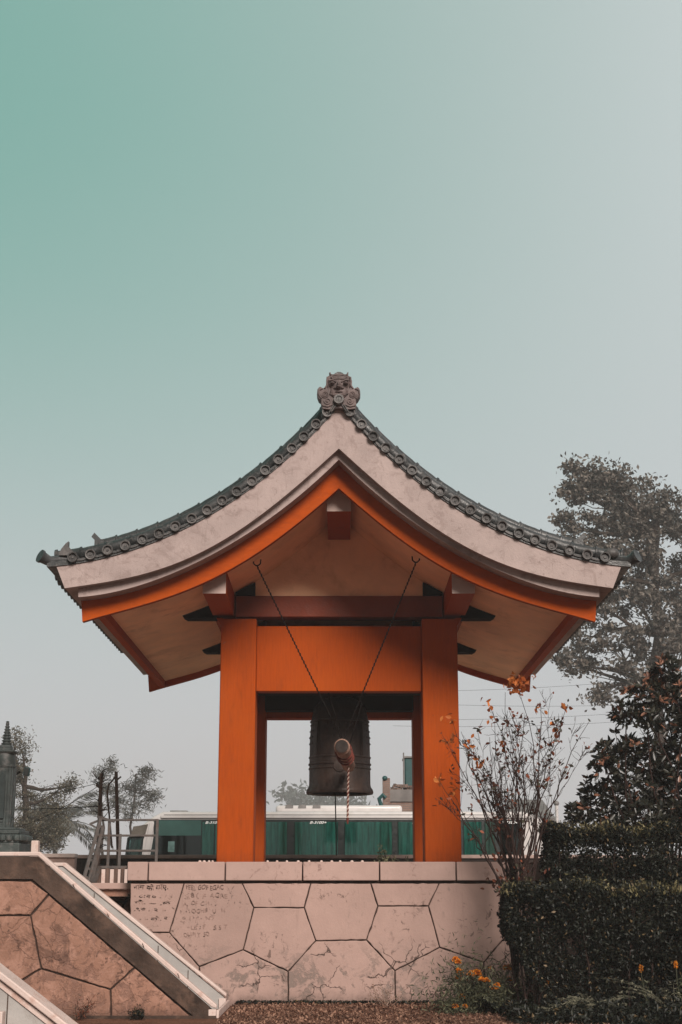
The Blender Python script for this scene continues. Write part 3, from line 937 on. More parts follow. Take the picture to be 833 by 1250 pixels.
# writing scrawled on two of the slabs
INK = simple('faded_dark_writing', (.15,.092,.076), .9, .3, 20, .001)
INK2 = simple('paler_dark_writing', (.285,.185,.155), .9, .3, 20, .001)
def writing(text, u, v, hpx, mat, Y, parent, name='writing', shear=0.0, wpx=None, bold=0.0):
    cu=bpy.data.curves.new(name,'FONT'); cu.body=text; cu.fill_mode='FRONT'
    cu.shear=shear; cu.offset=bold
    ob=bpy.data.objects.new(name,cu); COL.objects.link(ob)
    bpy.context.view_layer.update()
    me=bpy.data.meshes.new_from_object(ob.evaluated_get(bpy.context.evaluated_depsgraph_get()))
    COL.objects.unlink(ob); bpy.data.objects.remove(ob)
    V=np.zeros(len(me.vertices)*3,np.float32)
    if len(V)==0: return None
    me.vertices.foreach_get('co',V); V=V.reshape(-1,3)
    a=at(u,v,Y); b=at(u,v-hpx,Y); h=b.z-a.z
    sc=h/.70
    mx=V[:,0].max()
    sx=sc
    if wpx: sx=(at(u+wpx,v,Y).x-a.x)/mx
    if parent.name.startswith('stone'):
        # a hand-painted, weathered line: uneven baseline and strokes
        V[:,1]+=.10*np.sin(V[:,0]*2.1+u)+.05*np.sin(V[:,0]*7.3); V[:,0]+=.05*np.sin(V[:,1]*5+V[:,0]*3)
        V[:,:2]+=RNG.normal(size=(len(V),2))*.022
    W=np.stack([a.x+V[:,0]*sx, np.full(len(V),Y), a.z+V[:,1]*sc],axis=1)-np.array(wloc(parent))
    me.vertices.foreach_set('co',W.reshape(-1).astype(np.float32)); me.update()
    me.materials.append(mat)
    o=bpy.data.objects.new(name,me); COL.objects.link(o); o.parent=parent
    return o
for text,u,v,h,w,mt in (("नाम को गाए.",163,1086,6,42,INK),("· ८:२० . ।",163,1096,4,40,INK2),("गौ. ~ .क",164,1104,4,45,INK2),(".१७ . २ ।.",163,1112,4,40,INK2),(". ।. को. २",170,1123,4,35,INK2),
        ("FEEL GOF EGAC",227,1086,5.5,46,INK),("8 (  F  AGRE",233,1096,5.5,45,INK2),("A,  OF  C H .  .",224,1105,5,40,INK2),(". : OGHB   U   N",227,1114,5,48,INK2),("( · r .  N )",231,1122,4,30,INK2),("- LE : F    S 5 T",228,1134,5,50,INK2),("OUIFI T  SO",224,1143,5,32,INK2)):
    writing(text,u,v,h,mt,YW-.0062,PLAT,name='lettering',wpx=w)

# ------------------------------------------------------------------ staircase at the left
YN=19.8; YFAR=21.4
STA = empty('staircase', at(160,1245,YN), 'stone stair with pale coped parapets descending beside the pink platform', 'staircase')
def PX(u,v,Y): p=at(u,v,Y); return (p.x,p.z)
def off(poly,dx=0,dz=0): return [(x+dx,z+dz) for x,z in poly]
L0=PX(-120,1029,YN); L1=PX(50,1043,YN); L2=PX(263,1225,YN)
zc=PX(25,1044,YN)[1]-.012
coreN=[(-6.2,zc-.03),(L1[0]-.03,zc-.03),(L2[0]-.01,L2[1]-.1),(L2[0]-.01,0),(-6.2,0)]
m=MB(); m.prism_xz(coreN,YN+.03,YN+.085); near=m.build('parapet', GROUT, STA)
m=MB()  # cap
ct=.085
m.prism_xz([(-6.2,zc+.055),(L1[0]-.015,zc+.055),(L2[0]+.02,L2[1]-.018),(L2[0]+.02,L2[1]-.06),(L2[0]-.05,L2[1]-.04),(L1[0]-.035,zc+.0),(-6.2,zc+.0)],YN-.02,YN+.10)
m.build('cap_stone', CAP, near, bevel=.012)
m=MB()
for k in range(1,5):
    t_=k/5; xx=L1[0]+(L2[0]-L1[0])*t_; zz=L1[1]+(L2[1]-L1[1])*t_
    m.obox((xx-.012,YN-.0215,zz-.03),(.0035,0,.0035),(0,.0035,0),(-.012,0,.026))
    m.build('cap_joint', BAND, near); m=MB()
def line(p0,p1,x): return p0[1]+(p1[1]-p0[1])*(x-p0[0])/(p1[0]-p0[0])
b0=PX(40,1073,YN); b1=PX(240,1243,YN)
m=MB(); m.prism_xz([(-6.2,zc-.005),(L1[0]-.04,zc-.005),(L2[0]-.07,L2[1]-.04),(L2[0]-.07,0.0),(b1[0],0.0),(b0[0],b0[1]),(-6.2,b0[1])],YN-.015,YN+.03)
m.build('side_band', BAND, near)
sp=[[(-120,1075),(38,1075),(60,1091),(37.3,1117.5),(-120,1117.5)],
 [(-120,1117.5),(37.3,1117.5),(50.5,1182.6),(22.6,1199),(-120,1270)],
 [(60,1092),(164.7,1181),(135,1208),(50.5,1182.6),(37.3,1117.5)],
 [(164.7,1181),(236,1243),(135.8,1243),(135,1208)],
 [(50.5,1182.6),(135,1208),(135.8,1243),(-40,1243),(22.6,1199)]]
facing(sp,YN,.035,.012,'facing_slabs',STAIRP,near)
m=MB(); m.box(-6.2,b1[0]+.25,YN-.05,YN+.02,-.05,.035); m.build('plinth', BAND, near)
# far parapet
f0=PX(80,1053,YFAR); f1=PX(275,1213,YFAR)
m=MB(); m.prism_xz([(-6.2,f0[1]-.04),(f0[0]-.02,f0[1]-.04),(f1[0]-.015,f1[1]-.05),(f1[0]-.015,0),(-6.2,0)],YFAR+.0,YFAR+.10); far=m.build('parapet', PALE, STA)
m=MB(); m.prism_xz([(-6.2,f0[1]+.0),(f0[0],f0[1]+.0),(f1[0]+.02,f1[1]+.0),(f1[0]+.02,f1[1]-.045),(f0[0]-.03,f0[1]-.05),(-6.2,f0[1]-.05)],YFAR-.025,YFAR+.12)
m.build('cap_stone', CAP, far, bevel=.01)
m=MB()
for u in (115,195,232):
    x=PX(u,1100,YFAR)[0]; zt=line(f0,f1,x)-.09
    m.box(x-.006,x+.006,YFAR-.002,YFAR+.01,zt-.62,zt)
m.build('joint', BAND, far)
# steps
nst=12; 
m=MB(); x=L2[0]-.02; z=0; rise=1.62/nst; run=(L2[0]-f0[0]-.2)/nst
for i in range(nst):
    (m.box(-6.2,x-i*run,YN+.088,YFAR-.002,max(0,i*rise-.42),(i+1)*rise-.42) if (i+1)*rise>.43 else None)
m.build('step_flight', PALE, STA)
# end posts and lowest step, painted white
for (ya,yb,zt,xx) in ((YN-.018,YN+.095,L2[1]-.06,L2[0]),(YFAR-.03,YFAR+.115,f1[1]-.05,f1[0])):
    m=MB(); m.box(xx-.085,xx+.012,ya,yb,0,zt-.01); m.build('end_post', CAP, STA, bevel=.008)
m=MB(); m.box(L2[0]+.014,L2[0]+.05,YN-.02,YFAR+.28,0,.10); m.build('curb', CAP, STA, bevel=.01)

# lower parapet nearer the camera
YL=16.5
q0=PX(0,1185,YL); q1=PX(83,1250,YL); sl=(q1[1]-q0[1])/(q1[0]-q0[0])
def sline(x,o=0): return q0[1]+sl*(x-q0[0])+o
xe=q0[0]-(q0[1]-.05)/sl
LOWP=empty('low_parapet',(q0[0],YL,0),'low white coped parapet sloping down at the bottom left, nearest the camera','parapet')
m=MB(); m.prism_xz([(-5.2,sline(-5.2,-.12)),(xe,.0),(-5.2,0)],YL+.05,YL+.32); m.build('side_panel', PALE, LOWP)
m=MB(); m.prism_xz([(-5.2,sline(-5.2,0)),(xe+.1,sline(xe+.1,0)),(xe+.1,sline(xe+.1,-.085)),(-5.2,sline(-5.2,-.085))],YL-.02,YL+.42); m.build('cap_stone', CAP, LOWP, bevel=.015)
m=MB(); m.prism_xz([(-5.2,sline(-5.2,-.10)),(xe,sline(xe,-.10)),(xe,sline(xe,-.17)),(-5.2,sline(-5.2,-.17))],YL+.03,YL+.06); m.build('cap_moulding', CAP, LOWP)
x=PX(8,1230,YL)[0]
m=MB(); m.box(x-.006,x+.006,YL+.045,YL+.055,0,sline(x,-.17)); 
m.build('joint', BAND, LOWP)
m=MB(); m.box(-4.2,PX(6,1240,YL)[0],YL-.12,YL+.045,0,PX(6,1234,YL)[1]); m.build('newel_block', CAP, LOWP, bevel=.01)

# upper terrace on the left, and its retaining wall end
tag(sheet('terrace', -60, XL-.01, 21.75, 31.5, 1.5, TERR), kind='structure')
LW=empty('terrace_wall',(-3.6,22.3,0),'brown stained wall end between the stair parapet and the pink platform','wall')
m=MB(); m.box(-30,XL-.02,22.35,22.7,0,1.60); m.build('wall_face', STAIRP, LW)
m=MB(); m.box(-30,XL-.02,22.27,22.72,1.602,1.69); m.build('wall_coping', COPE, LW, bevel=.01)
m=MB()
for (a,b) in (((128,1102),(157,1100)),((147,1112),(158,1092)),((140,1101),(150,1118))):
    p=at(*a,22.34); q=at(*b,22.34); m.bar(p,q,.012,.03)
m.build('joint', GROUT, LW)

# ------------------------------------------------------------------ roadside wall behind
RW=empty('roadside_wall',(0,31,0),'long low dark wall with pale top running in front of the bus','wall')
zt=at(400,1043.5,31).z
m=MB(); m.box(at(92,1050,31).x,40,31.0,31.25,0,zt-.075); m.build('wall_face', simple('sooty_wall',(.028,.022,.02),.9,.4,2,.01,20,.1,dirt=(.09,.06,.05),dscale=1.2,damt=.5), RW)
m=MB(); m.box(at(92,1050,31).x,40,30.96,31.29,zt-.073,zt); m.build('wall_coping', simple('dusty_coping',(.36,.26,.23),.85,.25,3,.006), RW, bevel=.01)
RW2=empty('pink_boundary_wall',(-9,30.5,0),'low pink boundary wall behind the dark shrine','wall')
zt2=at(70,1042,30.5).z
m=MB(); m.box(-30,at(92,1050,30.5).x-.01,30.5,30.75,0,zt2-.08); m.build('wall_face', COPE, RW2)
m=MB(); m.box(-30,at(92,1050,30.5).x,30.45,30.8,zt2-.078,zt2); m.build('wall_coping', CAP, RW2, bevel=.01)

# ------------------------------------------------------------------ shrine at the left edge
SY=24.4
sx0=at(8.3,905,SY).x
def sz(v): return at(8,v,SY).z
SHR=empty('stone_shrine',(sx0,SY,1.5),'green grey carved stone shrine with a ringed spire above the stair landing','shrine')
pxm=1/75.5
m=MB()
for v0,v1,h in ((1052,1030,31),(1030,1026,29),(1026,1019,28),(1019,1014,29.5),(1014,1011,25)):
    w=h*pxm; m.box(sx0-w,sx0+w*.95,SY-w,SY+w,sz(v0),sz(v1))
for k in range(7):
    x=sx0-.33+.11*k; m.lathe([(.0,0),(.05,.01),(.058,.05),(.05,.1),(.0,.12)],(x,SY-.38,sz(1028)),'z',10)
for k in range(7):
    y=SY-.33+.11*k; m.lathe([(.0,0),(.05,.01),(.058,.05),(.05,.1),(.0,.12)],(sx0+.38,y,sz(1028)),'z',10)
m.build('base', GREENST, SHR, bevel=.012)
m=MB(); w=10.2*pxm
m.box(sx0-w,sx0+w,SY-w,SY+w,sz(1014),sz(935))
for v0,v1,g in ((1014,1008,3.0),(1004,1001,2.2),(998,994,2.6),(963,960,2.0),(937,934,2.4)):
    ww=w+g*pxm*.6; m.box(sx0-ww,sx0+ww,SY-ww,SY+ww,sz(v0),sz(v1))
for s_ in (-1,1):
    for q in (.55,.83):
        m.box(sx0+s_*w*q-.028,sx0+s_*w*q+.028,SY-w-.03,SY-w+.01,sz(1013),sz(938))
        m.box(sx0+w-.01,sx0+w+.03,SY+s_*w*q-.028,SY+s_*w*q+.028,sz(1013),sz(938))
    for k in range(9):
        zz=sz(1008-k*7.5); m.box(sx0+s_*w*.69-.035,sx0+s_*w*.69+.035,SY-w-.022,SY-w+.01,zz,zz+.045)
m.build('body', GREENST, SHR, bevel=.006)
m=MB(); nw=.06
m.prism_xz([(sx0-nw,sz(1000)),(sx0+nw,sz(1000)),(sx0+nw,sz(955)),(sx0+nw*.6,sz(947)),(sx0,sz(943)),(sx0-nw*.6,sz(947)),(sx0-nw,sz(955))],SY-w-.05,SY-w-.003)
m.build('niche', simple('niche_stone',(.03,.04,.04),.7,.3,5,.004), SHR, bevel=.01)
m=MB(); dz=sz(935)
w*=1.22
m.lathe([(w*1.0,0),(w*1.0,.07),(w*.98,.12),(w*.92,.17),(w*.82,.205),(w*.7,.222),(w*.4,.225)],(sx0,SY,dz),'z',32); m.build('dome', GREENST, SHR)
m=MB(); z0=sz(919.5)
vs=[]
for ww,zz in ((.11,-.02),(.155,.025),(.11,.06),(.085,.12),(.075,.125)):
    pass
for (wa,wb,za,zb) in ((.13,.165,-.015,.015),(.165,.16,.015,.04),(.10,.095,.04,.09),(.095,.085,.09,.135)):
    n0=len(m.v); m.v+= [(sx0+a_*wa,SY+b_*wa,z0+za) for a_,b_ in ((-1,-1),(1,-1),(1,1),(-1,1))]+[(sx0+a_*wb,SY+b_*wb,z0+zb) for a_,b_ in ((-1,-1),(1,-1),(1,1),(-1,1))]
    m.f+= [(n0,n0+3,n0+2,n0+1),(n0+4,n0+5,n0+6,n0+7)]+[(n0+i,n0+(i+1)%4,n0+4+(i+1)%4,n0+4+i) for i in range(4)]
m.build('cornice', GREENST, SHR, bevel=.008)
m=MB(); z0+=.135; zt_=sz(880); H=zt_-z0
prof=[(.075,0)]
for k in range(8):
    r=.086*(1-k/11); a=H*k/8.6
    prof+=[(r*.72,a+.005),(r,a+H*.035),(r,a+H*.07),(r*.7,a+H*.1)]
prof+=[(.02,H*.93),(.032,H*.96),(.014,H*.99),(0,H)]
m.lathe(prof,(sx0,SY,z0),'z',20); m.build('spire', GREENST, SHR)
m=MB(); a=at(38,1034,23.6); b=at(47,1026,23.6); m.box(a.x,b.x,23.6,23.75,1.5,b.z)
tag(m.build('white_block', CAP, None, loc=(a.x,23.6,1.5), bevel=.012), 'small white block standing beside the shrine base', 'block')
# floodlight on a bracket behind the shrine
p=at(33,942,27)
FL=empty('floodlight',(p.x-.5,27,1.5),'small square floodlight on a thin bent pole beside the shrine','floodlight')
m=MB(); m.tube([(p.x-.35,27,1.5),(p.x-.35,27,p.z-.12),(p.x-.12,27,p.z)],.02,8); m.build('pole', IRON, FL)
m=MB(); m.obox(p,Vector((.05,.012,-.012)),Vector((0,.04,0)),Vector((.012,0,.075))); m.build('lamp_head', TEALP, FL, bevel=.01)
m=MB(); m.obox(p+Vector((0,-.043,0)),Vector((.041,.009,-.010)),Vector((0,.003,0)),Vector((.010,0,.064))); m.build('lens', BUSDARK, FL)

# ------------------------------------------------------------------ fence, ladder, poles, wires (left)
YG=24.0
def P3(u,v,Y): return at(u,v,Y)
RAIL=empty('pipe_railing',P3(150,1075,YG),'rusty steel pipe railing of three rails before the bus front','railing')
for v in (1001,1020,1038.5):
    m=MB(); m.bar(P3(121,v,YG),P3(193.5,v,YG),.034,.034); m.build('rail', GALV, RAIL, bevel=.006)
for u,vb,vt in ((192.5,1056,1000),(147,1050,1018),(134,1076,1000)):
    p=P3(u,vt,YG); m=MB(); m.box(p.x-.022,p.x+.022,YG-.022,YG+.022,1.5,p.z); m.build('post', GALV, RAIL, bevel=.004)
m=MB(); m.bar(P3(119,997,YG-.02),P3(140,1003,YG-.02),.05,.04); m.build('brace', GALV, RAIL)
LAD=empty('steel_ladder',P3(110,1076,23.7),'grey steel step ladder leaning on the pipe railing','ladder')
for a,b in (((102,1074),(123,999)),((108,1078),(126,1008)),((111,1076),(122,1036)),((115,1079),(122,1058))):
    m=MB(); m.bar(P3(*a,23.7),P3(*b,23.8),.045,.05); m.build('side_rail', GALV, LAD)
for i in range(7):
    t=i/7+.06
    a=P3(102,1074,23.7).lerp(P3(123,999,23.8),t); b=P3(108,1078,23.7).lerp(P3(126,1008,23.8),t)
    m=MB(); m.bar(a,b+Vector((.03,0,0)),.03,.03); m.build('rung', GALV, LAD)
m=MB(); m.bar(P3(110,1006,23.85),P3(122,1001,23.85),.06,.03); m.bar(P3(110,1006,23.8),P3(118,1010,23.8),.05,.02); m.build('hook_plate', GALV, LAD)
GATE=empty('picket_gate',P3(137,1077,23.9),'short brown and white picket gate left of the coping','gate')
for i,u in enumerate((121,126.5,131.5,137,142,146.5,150,153.5)):
    p=P3(u,1060,23.9); w=.03 if i%2 else .035
    m=MB(); m.box(p.x-w,p.x+w,23.9,23.94,1.5,P3(u,1060 if i%2==0 else 1061,23.9).z); m.build('picket', (CAP if i%2 else POLE), GATE, bevel=.004)
m=MB(); m.bar(P3(120,1058.5,23.92),P3(155,1058.5,23.92),.04,.04); m.build('top_rail', GALV, GATE)
def pole(u,vt,vb,Y,lean,label,r=.07):
    p=P3(u,vt,Y); 
    E_=empty('wooden_pole',(p.x,Y,0),label,'pole',group='wooden poles beside the railing')
    m=MB(); m.tube([(p.x+lean,Y,0),(p.x+lean*.5+.015,Y,p.z*.5),(p.x,Y,p.z)],[r*1.15,r*1.05,r*.85],12); m.build('shaft', POLE, E_)
    return E_,p
e1,p1=pole(124,944,1075,29,-.03,'rough wooden pole behind the ladder, the more gnarled of the two',.042)
m=MB(); m.bar(P3(118,958,28.9),P3(124,962,29),.04,.05); m.bar(P3(120,949,29),P3(128,950,29),.03,.03); m.build('peg', POLE, e1)
rg=random.Random(4)
for k in range(22):
    m=MB()
    z=rg.uniform(p1.z-1.7,p1.z+.02); a=rg.uniform(0,6.28); b0_=Vector((p1.x,29,z))
    m.tube([b0_,b0_+Vector((math.cos(a)*.1,math.sin(a)*.1,.06)),b0_+Vector((math.cos(a)*.2,math.sin(a)*.18,rg.uniform(0,.2)))],[.012,.009,.004],5)
    m.build('stub_branch', TWIG, e1)
e2,p2=pole(142,942,1045,29.6,.22,'straight wooden pole with a forked stay right of the ladder',.038)
e2b=MB(); e2b.tube([P3(131,968,29.5),P3(133,958,29.5),P3(139,951,29.55),P3(142,946,29.6)],.018,7); e2b.tube([P3(131,968,29.5),P3(134,1000,29.5),P3(137,1035,29.5)],.018,7); e2b.tube([P3(142,953,29.6),P3(148,948,29.6)],.017,6); e2b.build('stay', POLE, e2)
def wire(a,b,sag,label,group,r=.006):
    a=Vector(a); b=Vector(b); m=MB()
    m.tube([a.lerp(b,t)-Vector((0,0,sag*4*t*(1-t))) for t in np.linspace(0,1,15)],r,5)
    o=m.build('overhead_wire', IRON, None, loc=tuple(a)); return tag(o,label,'wire',group)
GW='thin wires strung from the wooden poles'
wire(P3(124,955,29),P3(-60,975,40),.15,'upper thin wire strung left from the gnarled pole',GW)
wire(P3(124,984,29),P3(-60,986,40),.05,'level thin wire strung left from the gnarled pole',GW,.008)
wire(P3(124,957,29),P3(20,1010,42),.1,'thin wire slanting down left from the gnarled pole',GW)
GR='thin wires crossing the sky right of the pavilion'
for k,(v0,v1,tx) in enumerate(((846,838,'uppermost'),(859,862,'second'),(880,868,'third'),(888,879,'fourth'))):
    wire(P3(480,v0-2,80),P3(860,v1-6 if k else 822,80),.25,f'{tx} of the four thin wires crossing the sky under the right eave',GR,.007)

# ------------------------------------------------------------------ bus
BY0=36.0
BUS=empty('bus',(0,BY0+1.25,.05),'long white bus with teal curtained windows parked behind the pavilion','bus')
def bx(u,v=1010,Y=BY0): return at(u,v,Y).x
def bz(v,Y=BY0): return at(416,v,Y).z
zr=bz(990.5); zwt=bz(1001.5); zwb=2.05
prof=[(bx(150),.5),(bx(150),1.6),(bx(153),2.2),(bx(160),2.75),(bx(172),3.1),(bx(186),zr-.12),(bx(198),zr),(bx(640),zr),(bx(660),zr-.12),(bx(669),zr-.5),(bx(671),2.0),(bx(671),.5)]
m=MB(); m.prism_xz(prof,BY0+.02,BY0+2.5); body=m.build('body', BUSW, BUS, bevel=.09,seg=3)
# dark glazing band and the pieces set on it
m=MB(); m.box(bx(188),bx(638),BY0-.006,BY0+.018,zwb,zwt+.02); m.build('window_band', BUSDARK, BUS)
m=MB(); m.box(bx(196),bx(645),BY0-.02,BY0+.06,zwt+.045,zwt+.12); m.build('rain_gutter', BUSW, BUS, bevel=.02)
m=MB(); m.box(bx(200),bx(640),BY0+.0,BY0+.03,zwt+.125,zwt+.14); m.build('roof_seam', GREYTRIM, BUS)
wins=[(247,262,1),(263,351,1),(360,413,1),(421,479,1),(486,560,1),(566,588,1),(592,604,2),(611,635,0)]
rg=np.random.default_rng(5)
for (u0,u1,cur) in wins:
    x0,x1=bx(u0),bx(u1)
    m=MB(); m.box(x0,x1,BY0-.066,BY0-.060,zwb+.03,zwt-.03)
    w=m.build('window', GLASS if cur else GLASSD, BUS)
    if cur:
        N=max(8,int((x1-x0)/.012)); xs=np.linspace(x0+.01,x1-.01,N)
        ph=np.cumsum(rg.uniform(.55,1.0,N))*.62
        am=.004+.006*rg.random(N)
        ys=BY0-.034+np.sin(ph)*.017+np.sin(ph*.37)*.006
        m=MB()
        for x,y in zip(xs,ys): m.v+= [(x,y,zwb+.03),(x,y,zwt-.04)]
        for i in range(N-1): m.f.append((2*i,2*i+2,2*i+3,2*i+1))
        m.build('curtain', CURTAIN if cur==1 else GREYTRIM, w)
# front quarter: driver's window between two white pillars
m=MB(); m.prism_xz([(bx(191),zwt-.02),(bx(246),zwt-.0),(bx(246),2.06),(bx(182),2.06)],BY0-.012,BY0-.008); m.build('window', GLASSD, BUS)
m=MB(); m.prism_xz([(bx(190),bz(1020)),(bx(246),bz(1020)),(bx(246),zwt),(bx(194),zwt)],BY0-.022,BY0-.016); m.build('sun_blind', simple('green_sunblind',(.03,.085,.075),.5,.2,2,.001), BUS)
m=MB(); m.box(bx(206),bx(214),BY0-.02,BY0-.014,bz(1040),bz(1027)); m.build('side_mirror_glass', simple('pale_reflection_paint',(.12,.2,.19),.2,.3,6,.001), BUS)  # pale reflection is painted as the glass's base colour
m=MB(); m.prism_xz([(bx(183),bz(1004)),(bx(188.5),bz(1004)),(bx(180),2.0),(bx(173),2.0)],BY0-.03,BY0+.02); m.build('pillar', BUSW, BUS, bevel=.01)
m=MB(); m.prism_xz([(bx(163),bz(1009)),(bx(181),bz(1006)),(bx(178),bz(1018)),(bx(160),bz(1020))],BY0-.012,BY0+.02); m.build('front_quarter_glass', simple('brown_reflection_paint',(.11,.095,.08),.2,.3,3,.001), BUS)  # brown reflection on the pane is put into its base colour
m=MB(); m.prism_xz([(bx(158),bz(1023)),(bx(176),bz(1021)),(bx(173),2.0),(bx(155),2.0)],BY0-.012,BY0+.02); m.build('front_side_window', GLASSD, BUS)
m=MB(); m.tube([Vector((bx(154),BY0-.03,2.0)),Vector((bx(158),BY0-.03,bz(1023))),Vector((bx(162),BY0-.03,bz(1021.5))),Vector((bx(177),BY0-.03,bz(1020)))],.035,8); m.build('window_frame', BUSDARK, BUS)
# roof units
m=MB(); m.box(bx(338,990,37.2),bx(490,990,37.2),BY0+.6,BY0+2.0,zr-.02,at(400,985.5,36.6).z+.05); ac=m.build('air_conditioner', BUSW, BUS, bevel=.07,seg=3)
m=MB()
for u in (347,363,381): m.prism_xz([(bx(u),zr+.11),(bx(u+10),zr+.11),(bx(u+10),zr+.19),(bx(u+1),zr+.19)],BY0+.585,BY0+.605)
m.build('vent', GREYTRIM, ac)
m=MB(); m.box(bx(204),bx(226),BY0+.5,BY0+1.6,zr-.02,zr+.05); m.build('roof_hatch', GREYTRIM, BUS, bevel=.02)
m=MB(); m.box(bx(182),bx(671),BY0-.01,BY0+.02,1.0,1.3); m.build('side_stripe', TEALP, BUS)
m=MB(); 
m.lathe([(.0,0),(.42,0),(.46,.05),(.46,.25),(.0,.25)],(bx(235),BY0-.0,.5),'y',28); w1=m.build('wheel', TYRE, BUS)
m=MB(); m.lathe([(.0,-.02),(.1,-.03),(.24,-.01),(.26,.02),(.26,.06)],(bx(235),BY0-.0,.5),'y',24); m.build('rim', GALV, w1)
m=MB(); m.lathe([(.0,0),(.42,0),(.46,.05),(.46,.25),(.0,.25)],(bx(560),BY0-.0,.5),'y',28); w2=m.build('wheel', TYRE, BUS)
m=MB(); m.lathe([(.0,-.02),(.1,-.03),(.24,-.01),(.26,.02),(.26,.06)],(bx(560),BY0-.0,.5),'y',24); m.build('rim', GALV, w2)
m=MB(); m.tube([Vector((bx(645),BY0-.01,zwb)),Vector((bx(646),BY0-.01,2.7)),Vector((bx(650),BY0-.01,2.95)),Vector((bx(656),BY0-.01,3.02)),Vector((bx(662),BY0-.01,2.95)),Vector((bx(665),BY0-.01,2.7)),Vector((bx(666),BY0-.01,zwb))],.025,8); m.build('rear_panel_bead', BUSW, BUS)
WT=simple('white_decal',(.75,.75,.74),.5,.05,5,.0005)
for u in (250.5,378,503,612): writing('B-3100+',u,1005.5,3.1,WT,BY0-.0675,BUS,name='lettering',shear=.35,wpx=21,bold=.02)

# ------------------------------------------------------------------ things behind the bus
Yk=55
BR=empty('brick_ruin',at(490,1000,Yk),'unfinished brick parapet with a broken top rising behind the bus','building')
a=at(474,990,Yk); b=at(560,990,Yk); zt_=at(480,960,Yk).z
m=MB(); m.box(a.x,b.x,Yk,Yk+4,0,zt_-.12); m.build('wall', BRICK, BR)
m=MB(); m.box(a.x-.05,b.x+.05,Yk-.06,Yk+.2,zt_-.55,zt_-.12+.003); m.build('concrete_band', TIN, BR)
m=MB(); c0=at(467.5,975,Yk).x; m.box(c0,c0+.27,Yk-.1,Yk+.25,0,at(470,950,Yk).z); m.build('pier', BRICK, BR)
m=MB(); rg=random.Random(3)
for k in range(60):
    x=rg.uniform(a.x+.15,b.x); y=rg.uniform(Yk,Yk+.8); z=zt_-.12+rg.uniform(0,.22)*max(.2,1-abs((x-a.x-.7))/2.5)
    an=rg.uniform(0,3.14); m.obox((x,y,z),(math.cos(an)*.11,math.sin(an)*.11,rg.uniform(-.04,.04)),(-math.sin(an)*.055,math.cos(an)*.055,0),(0,0,.04))
m.build('loose_brick', BRICK, BR)
m=MB(); p=at(470,950,Yk-.1); m.ball((p.x,p.y,p.z),.1,.1,.09)
m.build('pier_cap', TEALP, BR)
m=MB(); p=at(463.5,976,Yk); 
m.tube([Vector((p.x+.15,Yk-.12,p.z-.55)),Vector((p.x+.05,Yk-.12,p.z-.2)),Vector((p.x-.02,Yk-.12,p.z+.02)),Vector((p.x+.12,Yk-.12,p.z+.16)),Vector((p.x+.22,Yk-.12,p.z+.05))],.075,8)
m.build('drain_pipe', TEALP, BR)
TK=empty('water_tank',at(500,953,Yk+2),'teal water tank with a flat rim standing on the brick ruin','tank')
p0=at(494,957,Yk+2); p1_=at(494,927,Yk+2)
m=MB(); m.box(p0.x,p0.x+1.3,Yk+1.5,Yk+2.8,p0.z-.25,p1_.z); m.build('body', TEALP, TK, bevel=.04)
m=MB(); m.box(p0.x-.05,p0.x+1.35,Yk+1.45,Yk+2.85,p1_.z+.002,p1_.z+.08); m.build('lid', GREYTRIM, TK, bevel=.02)
m=MB(); m.tube([(p0.x-.05,Yk+1.4,p0.z-.3),(p0.x-.05,Yk+1.4,p1_.z+.2)],.03,6); m.build('pipe', GREYTRIM, TK)
TS=empty('tin_shed',at(650,1000,46),'grey tin roofed shed behind the rear of the bus','shed')
a=at(622,1000,46); b=at(679,1000,46)
m=MB(); m.box(a.x+.1,b.x,46.3,49,0,at(650,998,46.3).z); m.build('wall', simple('shed_wall',(.42,.37,.35),.8,.2,2,.004), TS)
m=MB(); z0=at(650,999,46).z; z1=at(650,983,46).z
m.add([(a.x-.2,46,z0),(b.x,46,z0),(b.x+.0,49,z1+.35),(a.x+.3,49,z1+.35),(a.x-.2,46,z0-.06),(b.x,46,z0-.06),(b.x,49,z1+.29),(a.x+.3,49,z1+.29)],[(0,1,2,3),(4,7,6,5),(0,4,5,1),(1,5,6,2),(2,6,7,3),(3,7,4,0)])
m.build('roof', TIN, TS)
SL=empty('street_lamp_post',at(681,1000,44),'slim white post beside the tin shed','post')
m=MB(); p=at(679.5,982,44); m.tube([(p.x,44,0),(p.x,44,p.z)],.05,8); m.build('shaft', BUSW, SL)
m=MB(); m.ball((p.x,44,p.z+.03),.08); m.build('cap', GREYTRIM, SL)

# ------------------------------------------------------------------ vegetation
def limb(m, a, b, r0, r1, rng, wob=.08, n=6, nseg=7):
    a=Vector(a); b=Vector(b); L=(b-a).length; P=[]; Rr=[]
    ox=Vector(rng.normal(size=3))*L*wob
    for i in range(n+1):
        t=i/n; P.append(a.lerp(b,t)+ox*math.sin(math.pi*t)+Vector(rng.normal(size=3))*L*.012*(0<i<n)); Rr.append(r0+(r1-r0)*t)
    m.tube(P,Rr,nseg); return P

